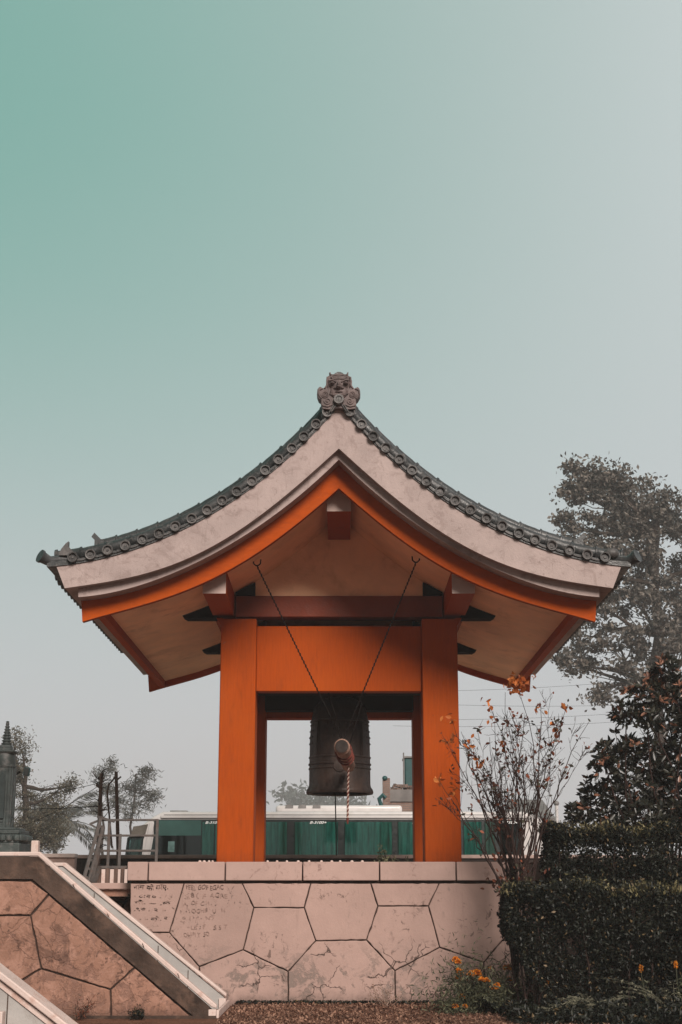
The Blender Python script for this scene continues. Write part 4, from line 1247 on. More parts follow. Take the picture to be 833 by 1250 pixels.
def tree(name, label, cat, base, trunk_top, lobes, Y, leaf, seed, clumps=26, per=45, size=.22, cl=.5, r=.35, group=None, yscale=1.0, aspect=.5, twigs=True, flat=.7, dirs=None):
    rng=np.random.default_rng(seed)
    base=Vector(base); E_=empty(name, base, label, cat, group)
    mt=MB(); top=Vector(trunk_top)
    P=limb(mt, base, top, r, r*.45, rng, .02, 8, 12)
    allc=[]; mb=MB()
    for (u,v,ru,rv) in lobes:
        c=at(u,v,Y); k=(c.y)/F*1.02
        rx=ru*k; rz=rv*k; ry=(rx+rz)*.5*yscale
        c.y+=rng.uniform(-.6,.6)*ry
        # bough from trunk to the lobe
        tt=min(.95,max(.25,rng.uniform(.4,.95))); st=P[int(tt*8)]
        st=min(P[2:],key=lambda q:(q-c).length+abs(q.z-(c.z-rz*1.2))*.8)
        bp=limb(mb, st, c, r*.38, r*.07, rng, .07)
        nc=max(6,int(clumps*rx*rz/(3.0)))
        d=rng.normal(size=(nc,3)); d/=np.linalg.norm(d,axis=1,keepdims=True)
        rad=rng.random(nc)**.42
        cc=np.array(c)+d*rad[:,None]*np.array([rx,ry,rz])
        for q in cc:
            if twigs:
                s0=bp[rng.integers(2,6)]
                limb(mb, s0, Vector(q), r*.07, r*.02, rng, .06, 3, 4)
        allc.append(cc)
    cc=np.concatenate(allc)
    n=len(cc); rr=cl*rng.uniform(.55,1.3,n)
    idx=np.repeat(np.arange(n),per)
    off_=rng.normal(size=(n*per,3))*.5; off_[:,2]*=flat
    C=cc[idx]+off_*rr[idx][:,None]
    t=mt.build('trunk', BARK, E_); mb.build('branches', BARK, E_)
    leaf_mesh('crown', leaf, E_, C, size*rng.uniform(.6,1.3,len(C)), rng, aspect=aspect, up=.6)
    return E_

YT=85
BT=[(712,574,20,16),(740,578,22,16),(726,600,26,22),(700,600,16,18),(765,592,20,16),(795,600,24,22),(716,592,26,24),(742,590,22,22),(690,640,16,14),(700,662,22,18),(735,640,34,34),(768,605,26,26),(800,625,34,36),(835,650,36,46),(775,660,40,40),
    (740,690,34,34),(820,710,46,46),(775,725,40,34),(735,740,34,28),(850,770,44,50),(800,785,36,34),(752,785,34,26),(712,780,24,20),(768,822,26,20),(735,842,11,14),(690,812,16,12),(720,812,20,10),
    (880,690,44,50),(910,740,44,60),(830,840,30,26),(880,830,40,40)]
tb=at(806,1100,YT); tb.z=0
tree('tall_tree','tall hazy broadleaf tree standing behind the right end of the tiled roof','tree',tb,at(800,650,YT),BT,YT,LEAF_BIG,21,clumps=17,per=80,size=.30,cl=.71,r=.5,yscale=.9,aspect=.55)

YL_=75
LT=[(48,1005,26,22),(30,1015,22,22),(66,1022,20,20),(45,1030,34,16),(60,990,18,16),(50,978,26,20),(38,1005,22,24),(66,1000,20,24),(30,975,16,18),(58,1020,26,18),(76,962,14,12),(88,960,10,8),(20,945,14,26),(16,905,13,14),(26,915,7,9),(24,940,7,14),(-20,960,40,50),(-30,1010,40,40)]
tb=at(34,1100,YL_); tb.z=0
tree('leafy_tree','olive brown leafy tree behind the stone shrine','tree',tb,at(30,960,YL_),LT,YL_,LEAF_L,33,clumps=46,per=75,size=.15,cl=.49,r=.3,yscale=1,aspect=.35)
YS=100
tb=at(160,1080,YS); tb.z=0
tree('slender_tree','thin feathery tree right of the wooden poles','tree',tb,at(166,945,YS),[(160,965,9,12),(172,955,7,10),(180,945,5,9),(176,975,9,14),(160,990,9,14),(186,965,4,14)],YS,LEAF_PALM,41,clumps=13,per=46,size=.37,cl=.6,r=.12,aspect=.1,group='thin feathery trees near the wooden poles')
tb=at(128,1080,YS); tb.z=0
tree('slender_tree','thin feathery tree behind the gnarled wooden pole','tree',tb,at(124,950,YS),[(122,945,5,8),(137,935,4,6),(118,988,5,10),(140,970,6,12),(150,985,9,14),(128,965,4,10)],YS,LEAF_PALM,42,clumps=13,per=44,size=.37,cl=.6,r=.12,aspect=.1,group='thin feathery trees near the wooden poles')
YF_=450
tb=at(385,1080,YF_); tb.z=0
tree('distant_tree','pale distant tree seen below the bell between the posts','tree',tb,at(385,985,YF_),[(385,978,16,12),(365,975,14,9),(350,972,10,6),(405,980,14,10),(425,982,14,9),(370,990,24,10),(440,988,10,8)],YF_,LEAF_FAR,43,clumps=1.0,per=26,size=1.9,cl=3.8,r=.9,aspect=.5)

# coconut palm
def palm(u,v,Y,seed):
    rng=np.random.default_rng(seed)
    top=at(u,v,Y); E_=empty('coconut_palm',(top.x-.6,Y,0),'grey green coconut palm with drooping fronds left of the ladder','palm')
    m=MB(); m.tube([(top.x-.6,Y,0),(top.x-.3,Y,top.z*.5),top],[.26,.2,.16],10); m.build('trunk', BARK, E_)
    for k in range(17):
        a=k*2.399; el=rng.uniform(-.1,1.1); L=rng.uniform(3.8,5.1)
        P=[]; d=Vector((math.cos(a)*math.cos(el),math.sin(a)*math.cos(el),math.sin(el)))
        p=top.copy(); st=L/12
        for i in range(13):
            P.append(p.copy()); p=p+d*st; d=(d+Vector((0,0,-.13))).normalized()
        m=MB(); m.tube(P,[.05*(1-i/14) for i in range(13)],5); fr=m.build('frond', LEAF_PALM, E_)
        C=[];A=[]
        for i in range(1,13):
            for s in (-1,1):
                for q in range(4):
                    b=P[i-1].lerp(P[i],q/4); dd=(P[i]-P[i-1]).normalized(); sd=dd.cross(Vector((0,0,1)))
                    if sd.length<.1: sd=Vector((1,0,0))
                    sd.normalize(); ax=(sd*s*.8+dd*.5+Vector((0,0,-.55))).normalized()
                    ln=1.05*math.sin(math.pi*min(1,(i+.6)/13.2))+.15
                    C.append(b+ax*ln*.5); A.append(np.array(ax)*1.0)
        leaf_mesh('leaflets', LEAF_PALM, fr, np.array([tuple(c) for c in C]), 1.05*rng.uniform(.8,1.1,len(C)), rng, aspect=.09, fold=.02, axis=np.array(A), jitter=.06)
palm(72,1006,120,8)

# bare shrub in front of the platform
def shrub():
    rng=np.random.default_rng(77)
    YB_=20.75
    base=at(640,1240,YB_); base.z=0
    E_=empty('bare_shrub',(base.x,YB_,0),'tall bare shrub with a few orange leaves at the twig tips','shrub')
    tips=[(632,833,1),(597,858,2),(563,893,3),(552,878,4),(546,905,4),(536,952,4),(575,905,2),(604,880,2),(622,868,3),(640,930,0),(660,862,2),(668,842,0),(693,860,2),(705,867,0),(681,884,2),(697,900,0),(690,925,0),(713,905,3),
          (570,930,0),(585,925,2),(612,905,2),(650,905,0),(628,900,0),(604,935,0),(590,950,0),(655,950,0),(672,940,0),(560,955,0),(640,880,3),(585,880,0),(617,845,0),(648,870,0),(700,930,0),(665,905,0),(720,880,3),(628,925,0),(598,900,0),(675,870,0),(550,965,4),(544,990,0),(616,930,3)]+[(float(rng.uniform(545,712)),float(rng.uniform(885,1000)),int(rng.choice([0,0,0,3]))) for _ in range(6)]
    m=MB(); leavesO=[];leavesR=[]
    stems=MB()
    gx=[606,616,625,633,640,649,657,668]
    gat=[]
    for i,g in enumerate(gx):
        b=Vector((base.x+rng.uniform(-.14,.16),YB_+rng.uniform(-.12,.12),0)); gp=at(g,1075+rng.uniform(-12,20),YB_+rng.uniform(-.2,.2))
        P=limb(stems,b,gp,.026,.017,rng,.03,6,7); gat.append(gp)
    keepk=[]
    for i,t_ in enumerate(tips):
        if t_[2] in (1,2,4) or i%2==0: keepk.append(t_)
    def stem(a0,a1,r0,r1,kind,depth,n=11):
        P=[];L_=(a1-a0).length
        side=Vector((rng.normal(),rng.normal(),0))*.05*L_
        out=Vector((a1.x-a0.x,0,0))*-.22
        for i in range(n+1):
            t=i/n
            q=a0.lerp(a1,t)+side*math.sin(math.pi*t)+out*math.sin(math.pi*t)*(1 if depth==0 else .3)
            if 0<i<n: q=q+Vector(rng.normal(size=3))*.011*L_
            P.append(q)
        m.tube(P,[r0+(r1-r0)*i/n for i in range(n+1)],6 if depth==0 else 5)
        if depth<2:
            for k in range(rng.integers(2,5) if depth==0 else rng.integers(1,4)):
                i=int(rng.integers(3,n-1)); q=P[i]; dr=(P[i+1]-P[i-1]).normalized()
                sd=Vector((rng.normal(),rng.normal()*.8,rng.uniform(-.1,.5)))
                ln=L_*rng.uniform(.18,.42)*(1.2-i/n*.5)
                e=q+(dr+sd*.42).normalized()*ln
                stem(q,e,(r0+(r1-r0)*i/n)*.62,.0016,0,depth+1,6)
                if depth==0 and kind in (2,3,4) and rng.random()<.6:
                    for _ in range(5): leavesR.append(e+Vector(rng.normal(size=3))*.04)
        for k in range(rng.integers(2,6)):
            i=int(rng.integers(2,n)); q=P[i]; dr=(P[i]-P[i-1]).normalized()
            e=q+(dr+Vector(rng.normal(size=3))*.55).normalized()*rng.uniform(.06,.2)
            m.tube([q,q.lerp(e,.5)+Vector(rng.normal(size=3))*.01,e],[.0034,.0026,.0014],4)
            if rng.random()<.22: leavesR.append(e+Vector(rng.normal(size=3))*.012)
        return P
    for (u,v,kind) in keepk:
        tp=at(u,v,YB_+rng.uniform(-.55,.55))
        gp=min(gat,key=lambda q:abs(q.x-(base.x+(tp.x-base.x)*.16))+rng.uniform(0,.12))
        n=11
        P=stem(gp,tp,rng.uniform(.012,.018),.003,kind,0)
        if kind==1:
            for _ in range(85): leavesO.append(tp+Vector((rng.normal()*.085,rng.normal()*.07,rng.normal()*.075-.02)))
        elif kind==2:
            for _ in range(7): leavesO.append(tp+Vector(rng.normal(size=3))*.05+Vector((0,0,-.05)))
            for _ in range(10): leavesR.append(P[rng.integers(8,n+1)]+Vector(rng.normal(size=3))*.04)
        elif kind==3:
            for _ in range(9): leavesR.append(P[rng.integers(8,n+1)]+Vector(rng.normal(size=3))*.04)
        elif kind==4:
            for _ in range(7): leavesO.append(tp+Vector(rng.normal(size=3))*.05)
    # low shoots with small leaves round the foot of the bunch
    for k in range(42):
        g=gat[rng.integers(0,len(gat))]; q=g+Vector((rng.normal()*.10,rng.normal()*.1,rng.uniform(-.25,.25)))
        for _ in range(5): leavesR.append(q+Vector(rng.normal(size=3))*.05)
    stems.build('main_stems', BARK, E_); m.build('twigs', TWIG, E_)
    arr=lambda l: np.array([tuple(x) for x in l])
    leaf_mesh('orange_leaves', LEAF_OR, E_, arr(leavesO), .092*rng.uniform(.7,1.25,len(leavesO)), rng, aspect=.55, pointed=True, fold=.08)
    leaf_mesh('russet_leaves', LEAF_RD, E_, arr(leavesR), .07*rng.uniform(.7,1.25,len(leavesR)), rng, aspect=.5, pointed=True, fold=.08)
shrub()

# hedges
def hedge(x0,x1,y0,y1,z0,z1,label,seed,n,tipn,size=.05,notch=1.0):
    rng=np.random.default_rng(seed)
    E_=empty('clipped_hedge',((x0+x1)/2,(y0+y1)/2,0),label,'hedge',group='clipped dark hedges')
    # points biased to the faces, so that the middle stays thin
    W=np.array([x1-x0,y1-y0,z1-z0]); P=rng.random((n,3))
    f=rng.integers(0,100,n); dp=np.abs(rng.normal(size=n))*.13
    fr=f<52; P[fr,1]=np.clip(dp[fr]/W[1],0,1)
    tp=(f>=52)&(f<76); P[tp,2]=1-np.clip(dp[tp]*.7/W[2],0,1)
    lf=(f>=76)&(f<88); P[lf,0]=np.clip(dp[lf]/W[0],0,1)
    # thin out downward, where the stems show
    keep=rng.random(n)< np.clip(.35+1.3*P[:,2],0,1)
    P=P[keep]
    C=np.array([x0,y0,z0])+P*W
    wob=np.sin(C[:,0]*3.1+seed)*.035+np.sin(C[:,0]*7.3+2*seed)*.025+np.sin(C[:,0]*19+C[:,1]*23)*.022+np.sin(C[:,0]*41+seed)*.012
    wob2=np.sin(C[:,2]*4.3+seed+C[:,0]*2)*.05+np.sin(C[:,2]*9.7+C[:,0]*8.3)*.04+np.sin(C[:,0]*15.1-C[:,2]*12)*.025
    C[:,2]+=wob*P[:,2]; C[:,1]+=wob2; C+=rng.normal(size=C.shape)*.03
    # the low left corner has grown out
    k_=C[:,0]>x0+np.clip((.62-P[:,2])*1.0,0,.42)*notch+np.sin(C[:,2]*9)*.03
    # holes where the hedge is thin
    hole=np.sin(C[:,0]*5.1+seed)*np.sin(C[:,2]*6.3+1.7*seed)+np.sin(C[:,0]*11.7+2)*np.sin(C[:,2]*13.1)*.6
    k_&=~((hole>.75)&(rng.random(len(C))<.72)&(P[:,2]<.9))
    C=C[k_]
    leaf_mesh('leaves', LEAF_HEDGE, E_, C, size*rng.uniform(.6,1.4,len(C)), rng, aspect=.5, up=.3)
    T=rng.random((tipn,3)); C=np.array([x0,y0,z1])+T*np.array([W[0],W[1],.10])-np.array([0,0,.04]); C[:,2]+=np.sin(C[:,0]*3.1+seed)*.035+np.sin(C[:,0]*7.3+2*seed)*.025+np.sin(C[:,0]*19+C[:,1]*23)*.022+np.sin(C[:,0]*41+seed)*.012-.03
    C[:,2]+=np.maximum(0,rng.normal(size=tipn)-.6)*.055
    tk=np.sin(C[:,0]*2.3+seed)+np.sin(C[:,0]*5.9+1)*.7+rng.normal(size=tipn)*.8>-.2
    C=C[tk]; T=T[tk]; tipn=len(C)
    ax=np.tile(np.array([0,0,1.0]),(tipn,1))
    leaf_mesh('lit_top_shoots', LEAF_LIT_TIP, E_, C, size*rng.uniform(.6,1.7,tipn), rng, aspect=.4, axis=ax, jitter=.55)  # pale upright leaves standing in for light along the hedge top
    m=MB()
    nst=int((x1-x0)*9)
    for k in range(nst):
        x=rng.uniform(x0+.08,x1); y=rng.uniform(y0+.1,y1-.1)
        b=Vector((x,y,0)); t=Vector((x+rng.normal()*.15,y+rng.normal()*.08,z1-rng.uniform(.05,.3)))
        Pp=limb(m,b,t,.018,.005,rng,.05,5,5)
        for _ in range(7):
            i=rng.integers(1,5); q=Pp[i]; e=q+Vector((rng.normal()*.2,rng.normal()*.16,rng.uniform(.1,.35)))
            m.tube([q,q.lerp(e,.5)+Vector(rng.normal(size=3))*.02,e],[.007,.005,.002],4)
    SC_=[];SA=[]
    for k in range(int((x1-x0)*34)):
        x=rng.uniform(x0,x1)
        if k%3: y=rng.uniform(y0,y1); b=Vector((x,y,z1-.10)); d=Vector((rng.normal()*.35,rng.normal()*.3,1)).normalized(); ln=rng.uniform(.10,.26)
        else: b=Vector((x,y0+.05,rng.uniform(z0+.5,z1))); d=Vector((rng.normal()*.5,-1,rng.uniform(0,.9))).normalized(); ln=rng.uniform(.06,.17)
        if x<x0+.05: d=(d+Vector((-.6,0,0))).normalized()
        e=b+d*ln; m.tube([b,b.lerp(e,.5)+Vector(rng.normal(size=3))*.008,e],[.004,.003,.0015],4)
        for q in range(int(ln/.018)):
            p_=b.lerp(e,.3+.7*rng.random()); a_=(Vector(rng.normal(size=3))*.6+d*.5).normalized()
            SC_.append(tuple(p_+a_*.02)); SA.append(tuple(a_))
    leaf_mesh('stray_shoots', LEAF_LIT_TIP if False else LEAF_SHOOT, E_, np.array(SC_), size*rng.uniform(.7,1.3,len(SC_)), rng, aspect=.42, axis=np.array(SA), jitter=.3)
    m.build('stems', TWIG, E_)
lx=at(617,1120,19.7).x
hedge(lx,6.2,19.7,20.45,.10,at(700,1084,19.7).z,'taller near clipped hedge filling the lower right corner',5,90000,5500,.05)
ux=at(668,1040,20.9).x
hedge(ux,6.6,20.9,21.7,.6,at(740,1011,20.9).z,'upper clipped hedge stepped behind the near hedge',6,80000,8000,.05)

# large glossy bush
def bush():
    rng=np.random.default_rng(19)
    Y=23.2
    # it grows in front of the platform's far right end
    Y=21.75
    b=at(812,1100,Y); b.z=0
    E_=empty('glossy_bush',b,'dense dark glossy bush with pinkish young leaves behind the upper hedge','bush')
    lobes=[(822,835,18,26),(800,830,16,14),(835,870,34,40),(790,872,26,26),(765,868,16,16),(800,920,44,40),(755,915,26,22),(738,930,20,16),(770,965,40,34),(725,968,20,18),(835,960,44,50),(745,1000,34,22),(705,992,16,14),(800,1005,50,30),(870,900,44,60),(870,1000,50,60),(780,845,18,12),(812,812,13,10)]
    m=MB(); C=[];A=[];Y_=[]
    for (u,v,ru,rv) in lobes:
        c=at(u,v,Y+rng.uniform(-.35,.35)); k=Y/F
        rx,rz=ru*k,rv*k; ry=(rx+rz)*.55
        limb(m,b+Vector((rng.normal()*.1,rng.normal()*.1,rng.uniform(0,.8))),c,.022,.008,rng,.06)
        ns=int(70*rx*rz/.16)+10
        d=rng.normal(size=(ns,3)); d/=np.linalg.norm(d,axis=1,keepdims=True)
        pts=np.array(c)+d*(rng.random(ns)**.45)[:,None]*np.array([rx,ry,rz])
        for j,p in enumerate(pts):
            pv=Vector(p); dr=(pv-c)
            dr=(dr.normalized()*.8+Vector((0,0,.8))).normalized()
            if rng.random()<.45: m.tube([c.lerp(pv,.35),c.lerp(pv,.7)+Vector(rng.normal(size=3))*.02,pv],[.006,.005,.003],4)
            young=(p[2]>at(u,862,Y).z and rng.random()<.33) or rng.random()<.025
            nl=rng.integers(6,10)
            for q in range(nl):
                a=q*2.4+rng.uniform(0,.6); o=dr.orthogonal().normalized(); o2=dr.cross(o)
                ax=(o*math.cos(a)+o2*math.sin(a))*.9+dr*rng.uniform(.1,.8)
                ax.normalize()
                (Y_ if young and q<6 else C).append((tuple(pv+ax*.06), tuple(ax)))
    m.build('branches', TWIG, E_)
    for nm,lst,mt in (('leaves',C,LEAF_BUSH),('young_leaves',Y_,LEAF_YOUNG)):
        leaf_mesh(nm, mt, E_, np.array([x[0] for x in lst]), .125*rng.uniform(.65,1.2,len(lst)), rng, aspect=.34, pointed=True, fold=.05, axis=np.array([x[1] for x in lst]), jitter=.2)
bush()

# marigolds
def marigold(u,v,heads,label,seed,Y=20.4):
    rng=np.random.default_rng(seed)
    b=at(u,1240,Y); b.z=.02
    E_=empty('marigold_plant',b,label,'plant',group='marigold plants at the wall foot')
    m=MB(); C=[];
    for (hu,hv,rad) in heads:
        h=at(hu,hv,Y+rng.uniform(-.15,.15))
        P=limb(m,b+Vector((rng.normal()*.05,rng.normal()*.05,0)),h,.008,.004,rng,.05,6,5)
        r=1.3*rad*Y/F
        D=[];
        n=60
        d=rng.normal(size=(n,3)); d/=np.linalg.norm(d,axis=1,keepdims=True); d[:,2]=np.abs(d[:,2])*1.0-.2
        pc=np.array(h)+d*r*.62
        leaf_mesh('flower_head', PETAL, E_, pc, r*.95, rng, aspect=.7, fold=.12, axis=d, jitter=.35)
        for _ in range(46):
            q=P[rng.integers(1,6)]; C.append(np.array(q)+rng.normal(size=3)*np.array([.075,.075,.06]))
    for _ in range(800): C.append(np.array(b)+np.array([rng.normal()*.20,rng.normal()*.15,abs(rng.normal())*.31]))
    C=np.array(C); C[:,2]=np.maximum(C[:,2],.03)
    m.build('stem', LEAF_MG, E_)
    leaf_mesh('leaves', LEAF_MG, E_, C, .075*rng.uniform(.6,1.3,len(C)), rng, aspect=.22, pointed=False, up=.4)
marigold(572,1240,[(556.5,1172,4),(559.5,1174.5,3.5),(562,1187,3.5),(561,1194,4),(576,1190,4.5),(582,1189,5.2),(574,1195,3.5)],'marigold plant with the largest cluster of orange blooms against the wall',1)
marigold(600,1240,[(594,1197,3.5),(603,1206,4),(607,1203,3.5),(588,1196,3.5)],'marigold plant with small half hidden orange blooms in the middle of the bed',2,20.3)
marigold(622,1240,[(620,1182,4.8),(622,1196,3.5),(599,1182,2.5),(650,1194,3.5),(668,1200,3)],'marigold plant with one tall round bloom beside the shrub stems',3,20.5)
marigold(556,1243,[(564,1217,3.6),(556,1229,3.5),(568,1229,3),(560,1184,2.5)],'low marigold plant at the left end of the bed with drooping blooms',4,20.2)
MGp=at(783,1195,19.55)
def sprig(u,v,Y,label,seed):
    rng=np.random.default_rng(seed); h=at(u,v,Y); b=Vector((h.x+.05,Y,.0))
    E_=empty('marigold_sprig',b,label,'plant',group='single orange blooms before the hedge')
    m=MB(); limb(m,b,h,.006,.004,rng,.03); m.build('stem', LEAF_MG, E_)
    d=rng.normal(size=(40,3)); d/=np.linalg.norm(d,axis=1,keepdims=True)
    leaf_mesh('flower_head', PETAL, E_, np.array(h)+d*.028*np.array([.7,.7,1.5]), .035, rng, aspect=.6, axis=d)
    leaf_mesh('leaves', LEAF_MG, E_, np.array(b)+rng.random((60,3))*np.array([.1,.1,h.z*.8])-np.array([.05,.05,0]), .07, rng, aspect=.25)
sprig(783,1182,19.55,'single orange bloom before the dark hedge, lower of two',61)
sprig(825,1178,19.6,'single orange bloom at the right edge before the dark hedge',62)
# feathery ferns at lower right
def fern(u,v,Y,label,seed,n=13,L=.55):
    rng=np.random.default_rng(seed); b=at(u,v,Y); b.z=.02
    E_=empty('feathery_weed',b,label,'plant',group='feathery pale weeds below the hedge')
    m=MB(); C=[];A=[]
    for k in range(n):
        a=rng.uniform(0,6.28); d=Vector((math.cos(a)*.6,math.sin(a)*.6,1)).normalized(); p=b.copy(); P=[p.copy()]
        l=L*rng.uniform(.6,1.15)
        for i in range(10):
            p=p+d*l/10; d=(d+Vector((math.cos(a)*.09,math.sin(a)*.09,-.09))).normalized(); P.append(p.copy())
            for s in (-1,1):
                sd=d.cross(Vector((0,0,1))).normalized(); ax=(sd*s+d*.6).normalized(); ln=.10*(1.1-i/11)
                for q in range(3): C.append(tuple(p+ax*ln*(.3+.3*q)+Vector(rng.normal(size=3))*.006)); A.append(tuple(ax))
        m.tube(P,[.005*(1-i/12) for i in range(11)],4)
    m.build('stem', LEAF_FERN, E_)
    leaf_mesh('leaves', LEAF_FERN, E_, np.array(C), .05*rng.uniform(.7,1.3,len(C)), rng, aspect=.25, axis=np.array(A), jitter=.4)
fern(708,1262,19.2,'pale feathery weed left of the hedge stems',71)
fern(730,1262,19.3,'pale feathery weed in the middle below the hedge',72,15,.6)
fern(826,1262,19.2,'tall feathery weed at the right edge below the hedge',73,12,1.0)
fern(690,1266,19.1,'small feathery weed leaning left below the hedge',74,9,.4)
# big blade leaves by the marigolds
def blades(u,Y,label,seed):
    rng=np.random.default_rng(seed); b=at(u,1250,Y); b.z=.02
    E_=empty('broad_leaf_plant',b,label,'plant')
    m=MB()
    for k in range(9):
        a=rng.uniform(0,6.28); L=rng.uniform(.3,.55); d=Vector((math.cos(a)*.7,math.sin(a)*.7,1)).normalized(); p=b.copy(); sd=Vector((-math.sin(a),math.cos(a),0)); vs=[]
        for i in range(9):
            w=.045*math.sin(math.pi*(i+.4)/8.6)
            vs+= [p-sd*w, p+Vector((0,0,-.012)), p+sd*w]; p=p+d*L/8; d=(d+Vector((math.cos(a)*.1,math.sin(a)*.1,-.14))).normalized()
        fs=[]
        for i in range(8):
            q=3*i; fs+= [(q,q+1,q+4,q+3),(q+1,q+2,q+5,q+4)]
        m.add(vs,fs)
    m.build('leaf_blade', LEAF_HEDGE, E_)
blades(612,20.0,'dark broad bladed plant beside the marigolds and shrub stems',81)
# weed on the coping
def weed(b,label,seed,H,W,leaf,stem,n=14,ls=.04,name='small_weed'):
    rng=np.random.default_rng(seed); E_=empty(name,b,label,'plant'); m=MB(); C=[]
    for k in range(n):
        e=Vector(b)+Vector((rng.uniform(-W,W),rng.uniform(-.1,.1),H*rng.uniform(.25,1)))
        P=limb(m,Vector(b)+Vector((rng.normal()*.03,0,0)),e,.004,.002,rng,.1,5,4)
        for q in P[1:]:
            for _ in range(5): C.append(np.array(q)+rng.normal(size=3)*.022)
    m.build('stem', stem, E_); leaf_mesh('leaves', leaf, E_, np.array(C), ls*rng.uniform(.6,1.3,len(C)), rng, aspect=.4)
p=at(466,1052,22.45); weed(Vector((p.x,22.45,1.91)),'green weed sprouting from the platform edge beside the right post',91,.34,.07,LEAF_MG,TWIG,9,.05)
p=at(485,1052,22.45); weed(Vector((p.x,22.45,1.91)),'low weed spreading along the platform edge near the right post',92,.15,.22,LEAF_MG,TWIG,12,.045)
p=at(472,1240,21.6); weed(Vector((p.x,21.6,.02)),'dry straw coloured weed at the foot of the wall below its middle',93,.42,.30,LEAF_DRY,DRYST,18,.025,'dry_weed')
p=at(592,1240,21.8); weed(Vector((p.x,21.8,.02)),'brown dry weed against the wall left of the marigolds',94,.5,.12,LEAF_DRY,TWIG,9,.03,'dry_weed')
p=at(170,1248,19.6); weed(Vector((p.x,19.6,.02)),'dark little weed at the foot of the stair parapet',95,.14,.12,LEAF_HEDGE,TWIG,12,.04)
p=at(98,1256,19.5); weed(Vector((p.x,19.5,.02)),'thin straggling weed before the stair parapet',96,.3,.2,LEAF_RD,TWIG,10,.03,'dry_weed')
n=16000
rng=np.random.default_rng(131)
X=2.05+rng.random(n)**.9*4.4; Yq=18.4+rng.random(n)*1.5
hh=.10+.16*np.abs(np.sin(X*3.3+1)*np.sin(Yq*4.1))+.1*np.sin(X*9)*np.sin(Yq*7)
C=np.stack([X,Yq,.02+np.abs(hh)*rng.random(n)],axis=1)
tag(leaf_mesh('undergrowth', LEAF_HEDGE, None, C, .07*rng.uniform(.5,1.5,n), rng, aspect=.4, up=.8), kind='stuff')
# litter on the soil
rng=np.random.default_rng(101)
n=9000
C=np.stack([rng.uniform(-1.5,3.2,n),rng.uniform(18.2,22,n),rng.uniform(.022,.05,n)],axis=1)
tag(leaf_mesh('leaf_litter', LEAF_DRY, None, C, .045*rng.uniform(.4,1.5,n), rng, aspect=.5, up=2.5), kind='stuff')
n=2600
C=np.stack([rng.uniform(-1.5,3.2,n),22-np.abs(rng.normal(size=n))*.07-.01,rng.uniform(.02,.07,n)],axis=1)
tag(leaf_mesh('dark_moss', LEAF_HEDGE, None, C, .05*rng.uniform(.4,1.3,n), rng, aspect=.5, up=1), kind='stuff')

# ------------------------------------------------------------------ haze
def haze():
    t=NT('hazy_air')
    v=t.n('ShaderNodeVolumePrincipled')
    v.inputs['Density'].default_value=.0011
    v.inputs['Color'].default_value=(.93,.92,.92,1)
    v.inputs['Anisotropy'].default_value=.2
    mat=t.done(v.outputs[0],True)
    m=MB(); m.box(-420,420,-25,520,-1.0,40)
    o=m.build('haze', mat, None, smooth=False); tag(o,kind='stuff')
haze()

# ------------------------------------------------------------------ sun, sky, camera
SUN_DIR=Vector((.27,-.82,.51)).normalized()
el=math.asin(SUN_DIR.z); az=math.atan2(SUN_DIR.x,SUN_DIR.y)
sd=bpy.data.lights.new('sun','SUN'); sd.energy=5.0; sd.angle=R(22); sd.color=(1.0,.90,.82)
so=bpy.data.objects.new('sun',sd); COL.objects.link(so)
so.rotation_euler=SUN_DIR.to_track_quat('Z','Y').to_euler(); so.location=(10,-10,20)

w=bpy.data.worlds.new('World'); SC.world=w; w.use_nodes=True
nt=w.node_tree; nt.nodes.clear()
N=lambda typ,**k: (lambda nd:[setattr(nd,a,b) for a,b in k.items()] and nd or nd)(nt.nodes.new(typ))
L=nt.links.new
sky=N('ShaderNodeTexSky',sky_type='NISHITA'); sky.sun_disc=False; sky.sun_elevation=el; sky.sun_rotation=az
sky.air_density=1.0; sky.dust_density=4.0; sky.ozone_density=1.0
tc=N('ShaderNodeTexCoord'); sep=N('ShaderNodeSeparateXYZ'); L(tc.outputs['Generated'],sep.inputs[0])
def wm(op,a,b=0.,c=None):
    m=nt.nodes.new('ShaderNodeMath'); m.operation=op
    for i,x in enumerate((a,b) if c is None else (a,b,c)):
        if isinstance(x,bpy.types.NodeSocket): L(x,m.inputs[i])
        else: m.inputs[i].default_value=x
    return m.outputs[0]
def wr(f,lo,hi,a=0.,b=1.):
    m=nt.nodes.new('ShaderNodeMapRange'); m.interpolation_type='SMOOTHSTEP'; L(f,m.inputs[0])
    for i,x in zip((1,2,3,4),(lo,hi,a,b)): m.inputs[i].default_value=x
    return m.outputs[0]
def wmix(f,a,b):
    m=nt.nodes.new('ShaderNodeMix'); m.data_type='RGBA'
    if isinstance(f,bpy.types.NodeSocket): L(f,m.inputs[0])
    else: m.inputs[0].default_value=f
    for s,x in ((m.inputs[6],a),(m.inputs[7],b)):
        if isinstance(x,bpy.types.NodeSocket): L(x,s)
        else: s.default_value=(*x,1)
    return m.outputs[2]
X_,Y_,Z_=sep.outputs
nz=nt.nodes.new('ShaderNodeTexNoise'); nz.inputs['Scale'].default_value=2.6; nz.inputs['Detail'].default_value=5; nz.inputs['Roughness'].default_value=.5
mp_=nt.nodes.new('ShaderNodeMapping'); mp_.inputs['Scale'].default_value=(1,1,2.2); L(tc.outputs['Generated'],mp_.inputs[0]); L(mp_.outputs[0],nz.inputs['Vector'])
wisp=wm('MULTIPLY_ADD',nz.outputs['Fac'],.11,-.055)
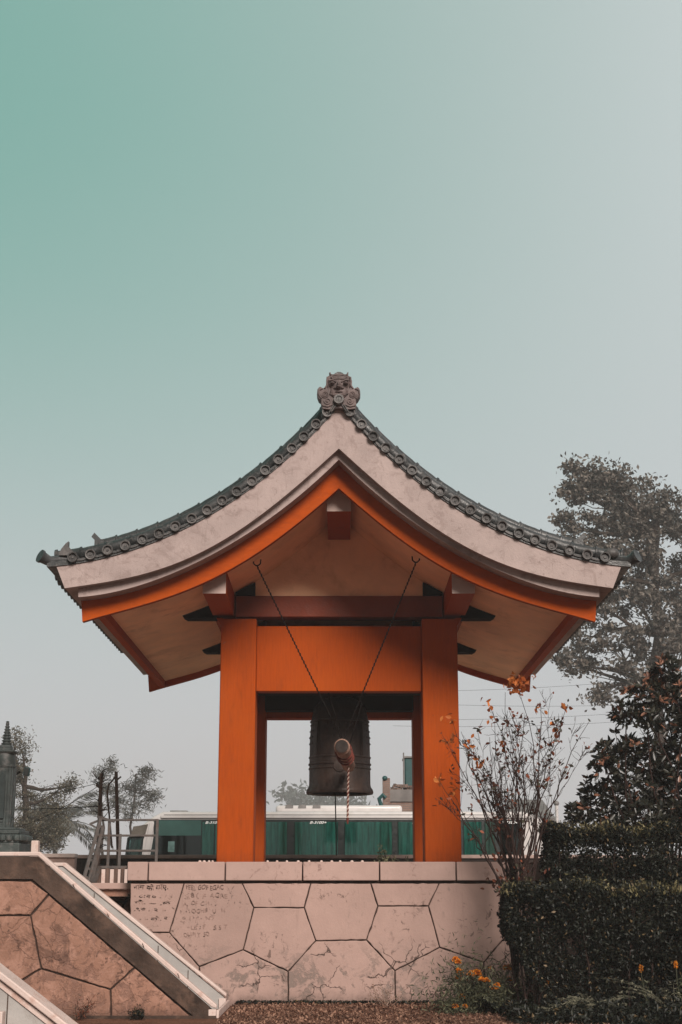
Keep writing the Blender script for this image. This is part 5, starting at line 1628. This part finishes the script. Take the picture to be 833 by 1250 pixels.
up=wm('ADD',wr(Z_,.05,.50),wisp)
side=wr(X_,-.30,.38,1.0,0.0)
teal=wm('MULTIPLY',up,wm('MULTIPLY_ADD',side,.95,.05))
hz=wmix(wr(Z_,-.02,.42),(.64,.625,.645),(.60,.64,.63))
bright=wmix(wm('MULTIPLY',wr(X_,-.05,.5),wr(Z_,.1,.6)),hz,(.79,.82,.825))
tealc=wmix(teal,bright,(.215,.455,.38))
# unused sun-side glow; sky behind the camera dimmed below to deepen shade
vm=nt.nodes.new('ShaderNodeVectorMath'); vm.operation='DOT_PRODUCT'; L(tc.outputs['Generated'],vm.inputs[0]); vm.inputs[1].default_value=tuple(SUN_DIR)
glow=wr(vm.outputs['Value'],.45,1.0,0,1)
veil=wmix(1.0,tealc,tealc)
sc10=nt.nodes.new('ShaderNodeVectorMath'); sc10.operation='SCALE'; L(veil,sc10.inputs[0]); sc10.inputs['Scale'].default_value=10
sc11=nt.nodes.new('ShaderNodeVectorMath'); sc11.operation='SCALE'; L(wmix(.88,sky.outputs[0],sc10.outputs[0]),sc11.inputs[0]); L(wr(Y_,-.25,.45,.42,1.0),sc11.inputs['Scale'])
final=sc11.outputs[0]
bg=N('ShaderNodeBackground'); L(final,bg.inputs['Color']); bg.inputs['Strength'].default_value=.1
wo=N('ShaderNodeOutputWorld'); L(bg.outputs[0],wo.inputs['Surface'])

cam=bpy.data.cameras.new('camera'); co=bpy.data.objects.new('camera',cam); COL.objects.link(co)
co.location=(0,0,EYE); co.rotation_euler=(R(90)+PITCH,0,0)
cam.sensor_fit='VERTICAL'; cam.sensor_height=36; cam.sensor_width=24; cam.lens=F/1250*36
cam.clip_start=.1; cam.clip_end=4000
SC.camera=co
SC.render.resolution_x=682; SC.render.resolution_y=1024
SC.render.engine='CYCLES'
SC.cycles.volume_bounces=1; SC.cycles.max_bounces=8; SC.cycles.transparent_max_bounces=16
SC.cycles.use_denoising=True
SC.view_settings.view_transform='Standard'; SC.view_settings.look='None'
SC.view_settings.exposure=0; SC.view_settings.gamma=1
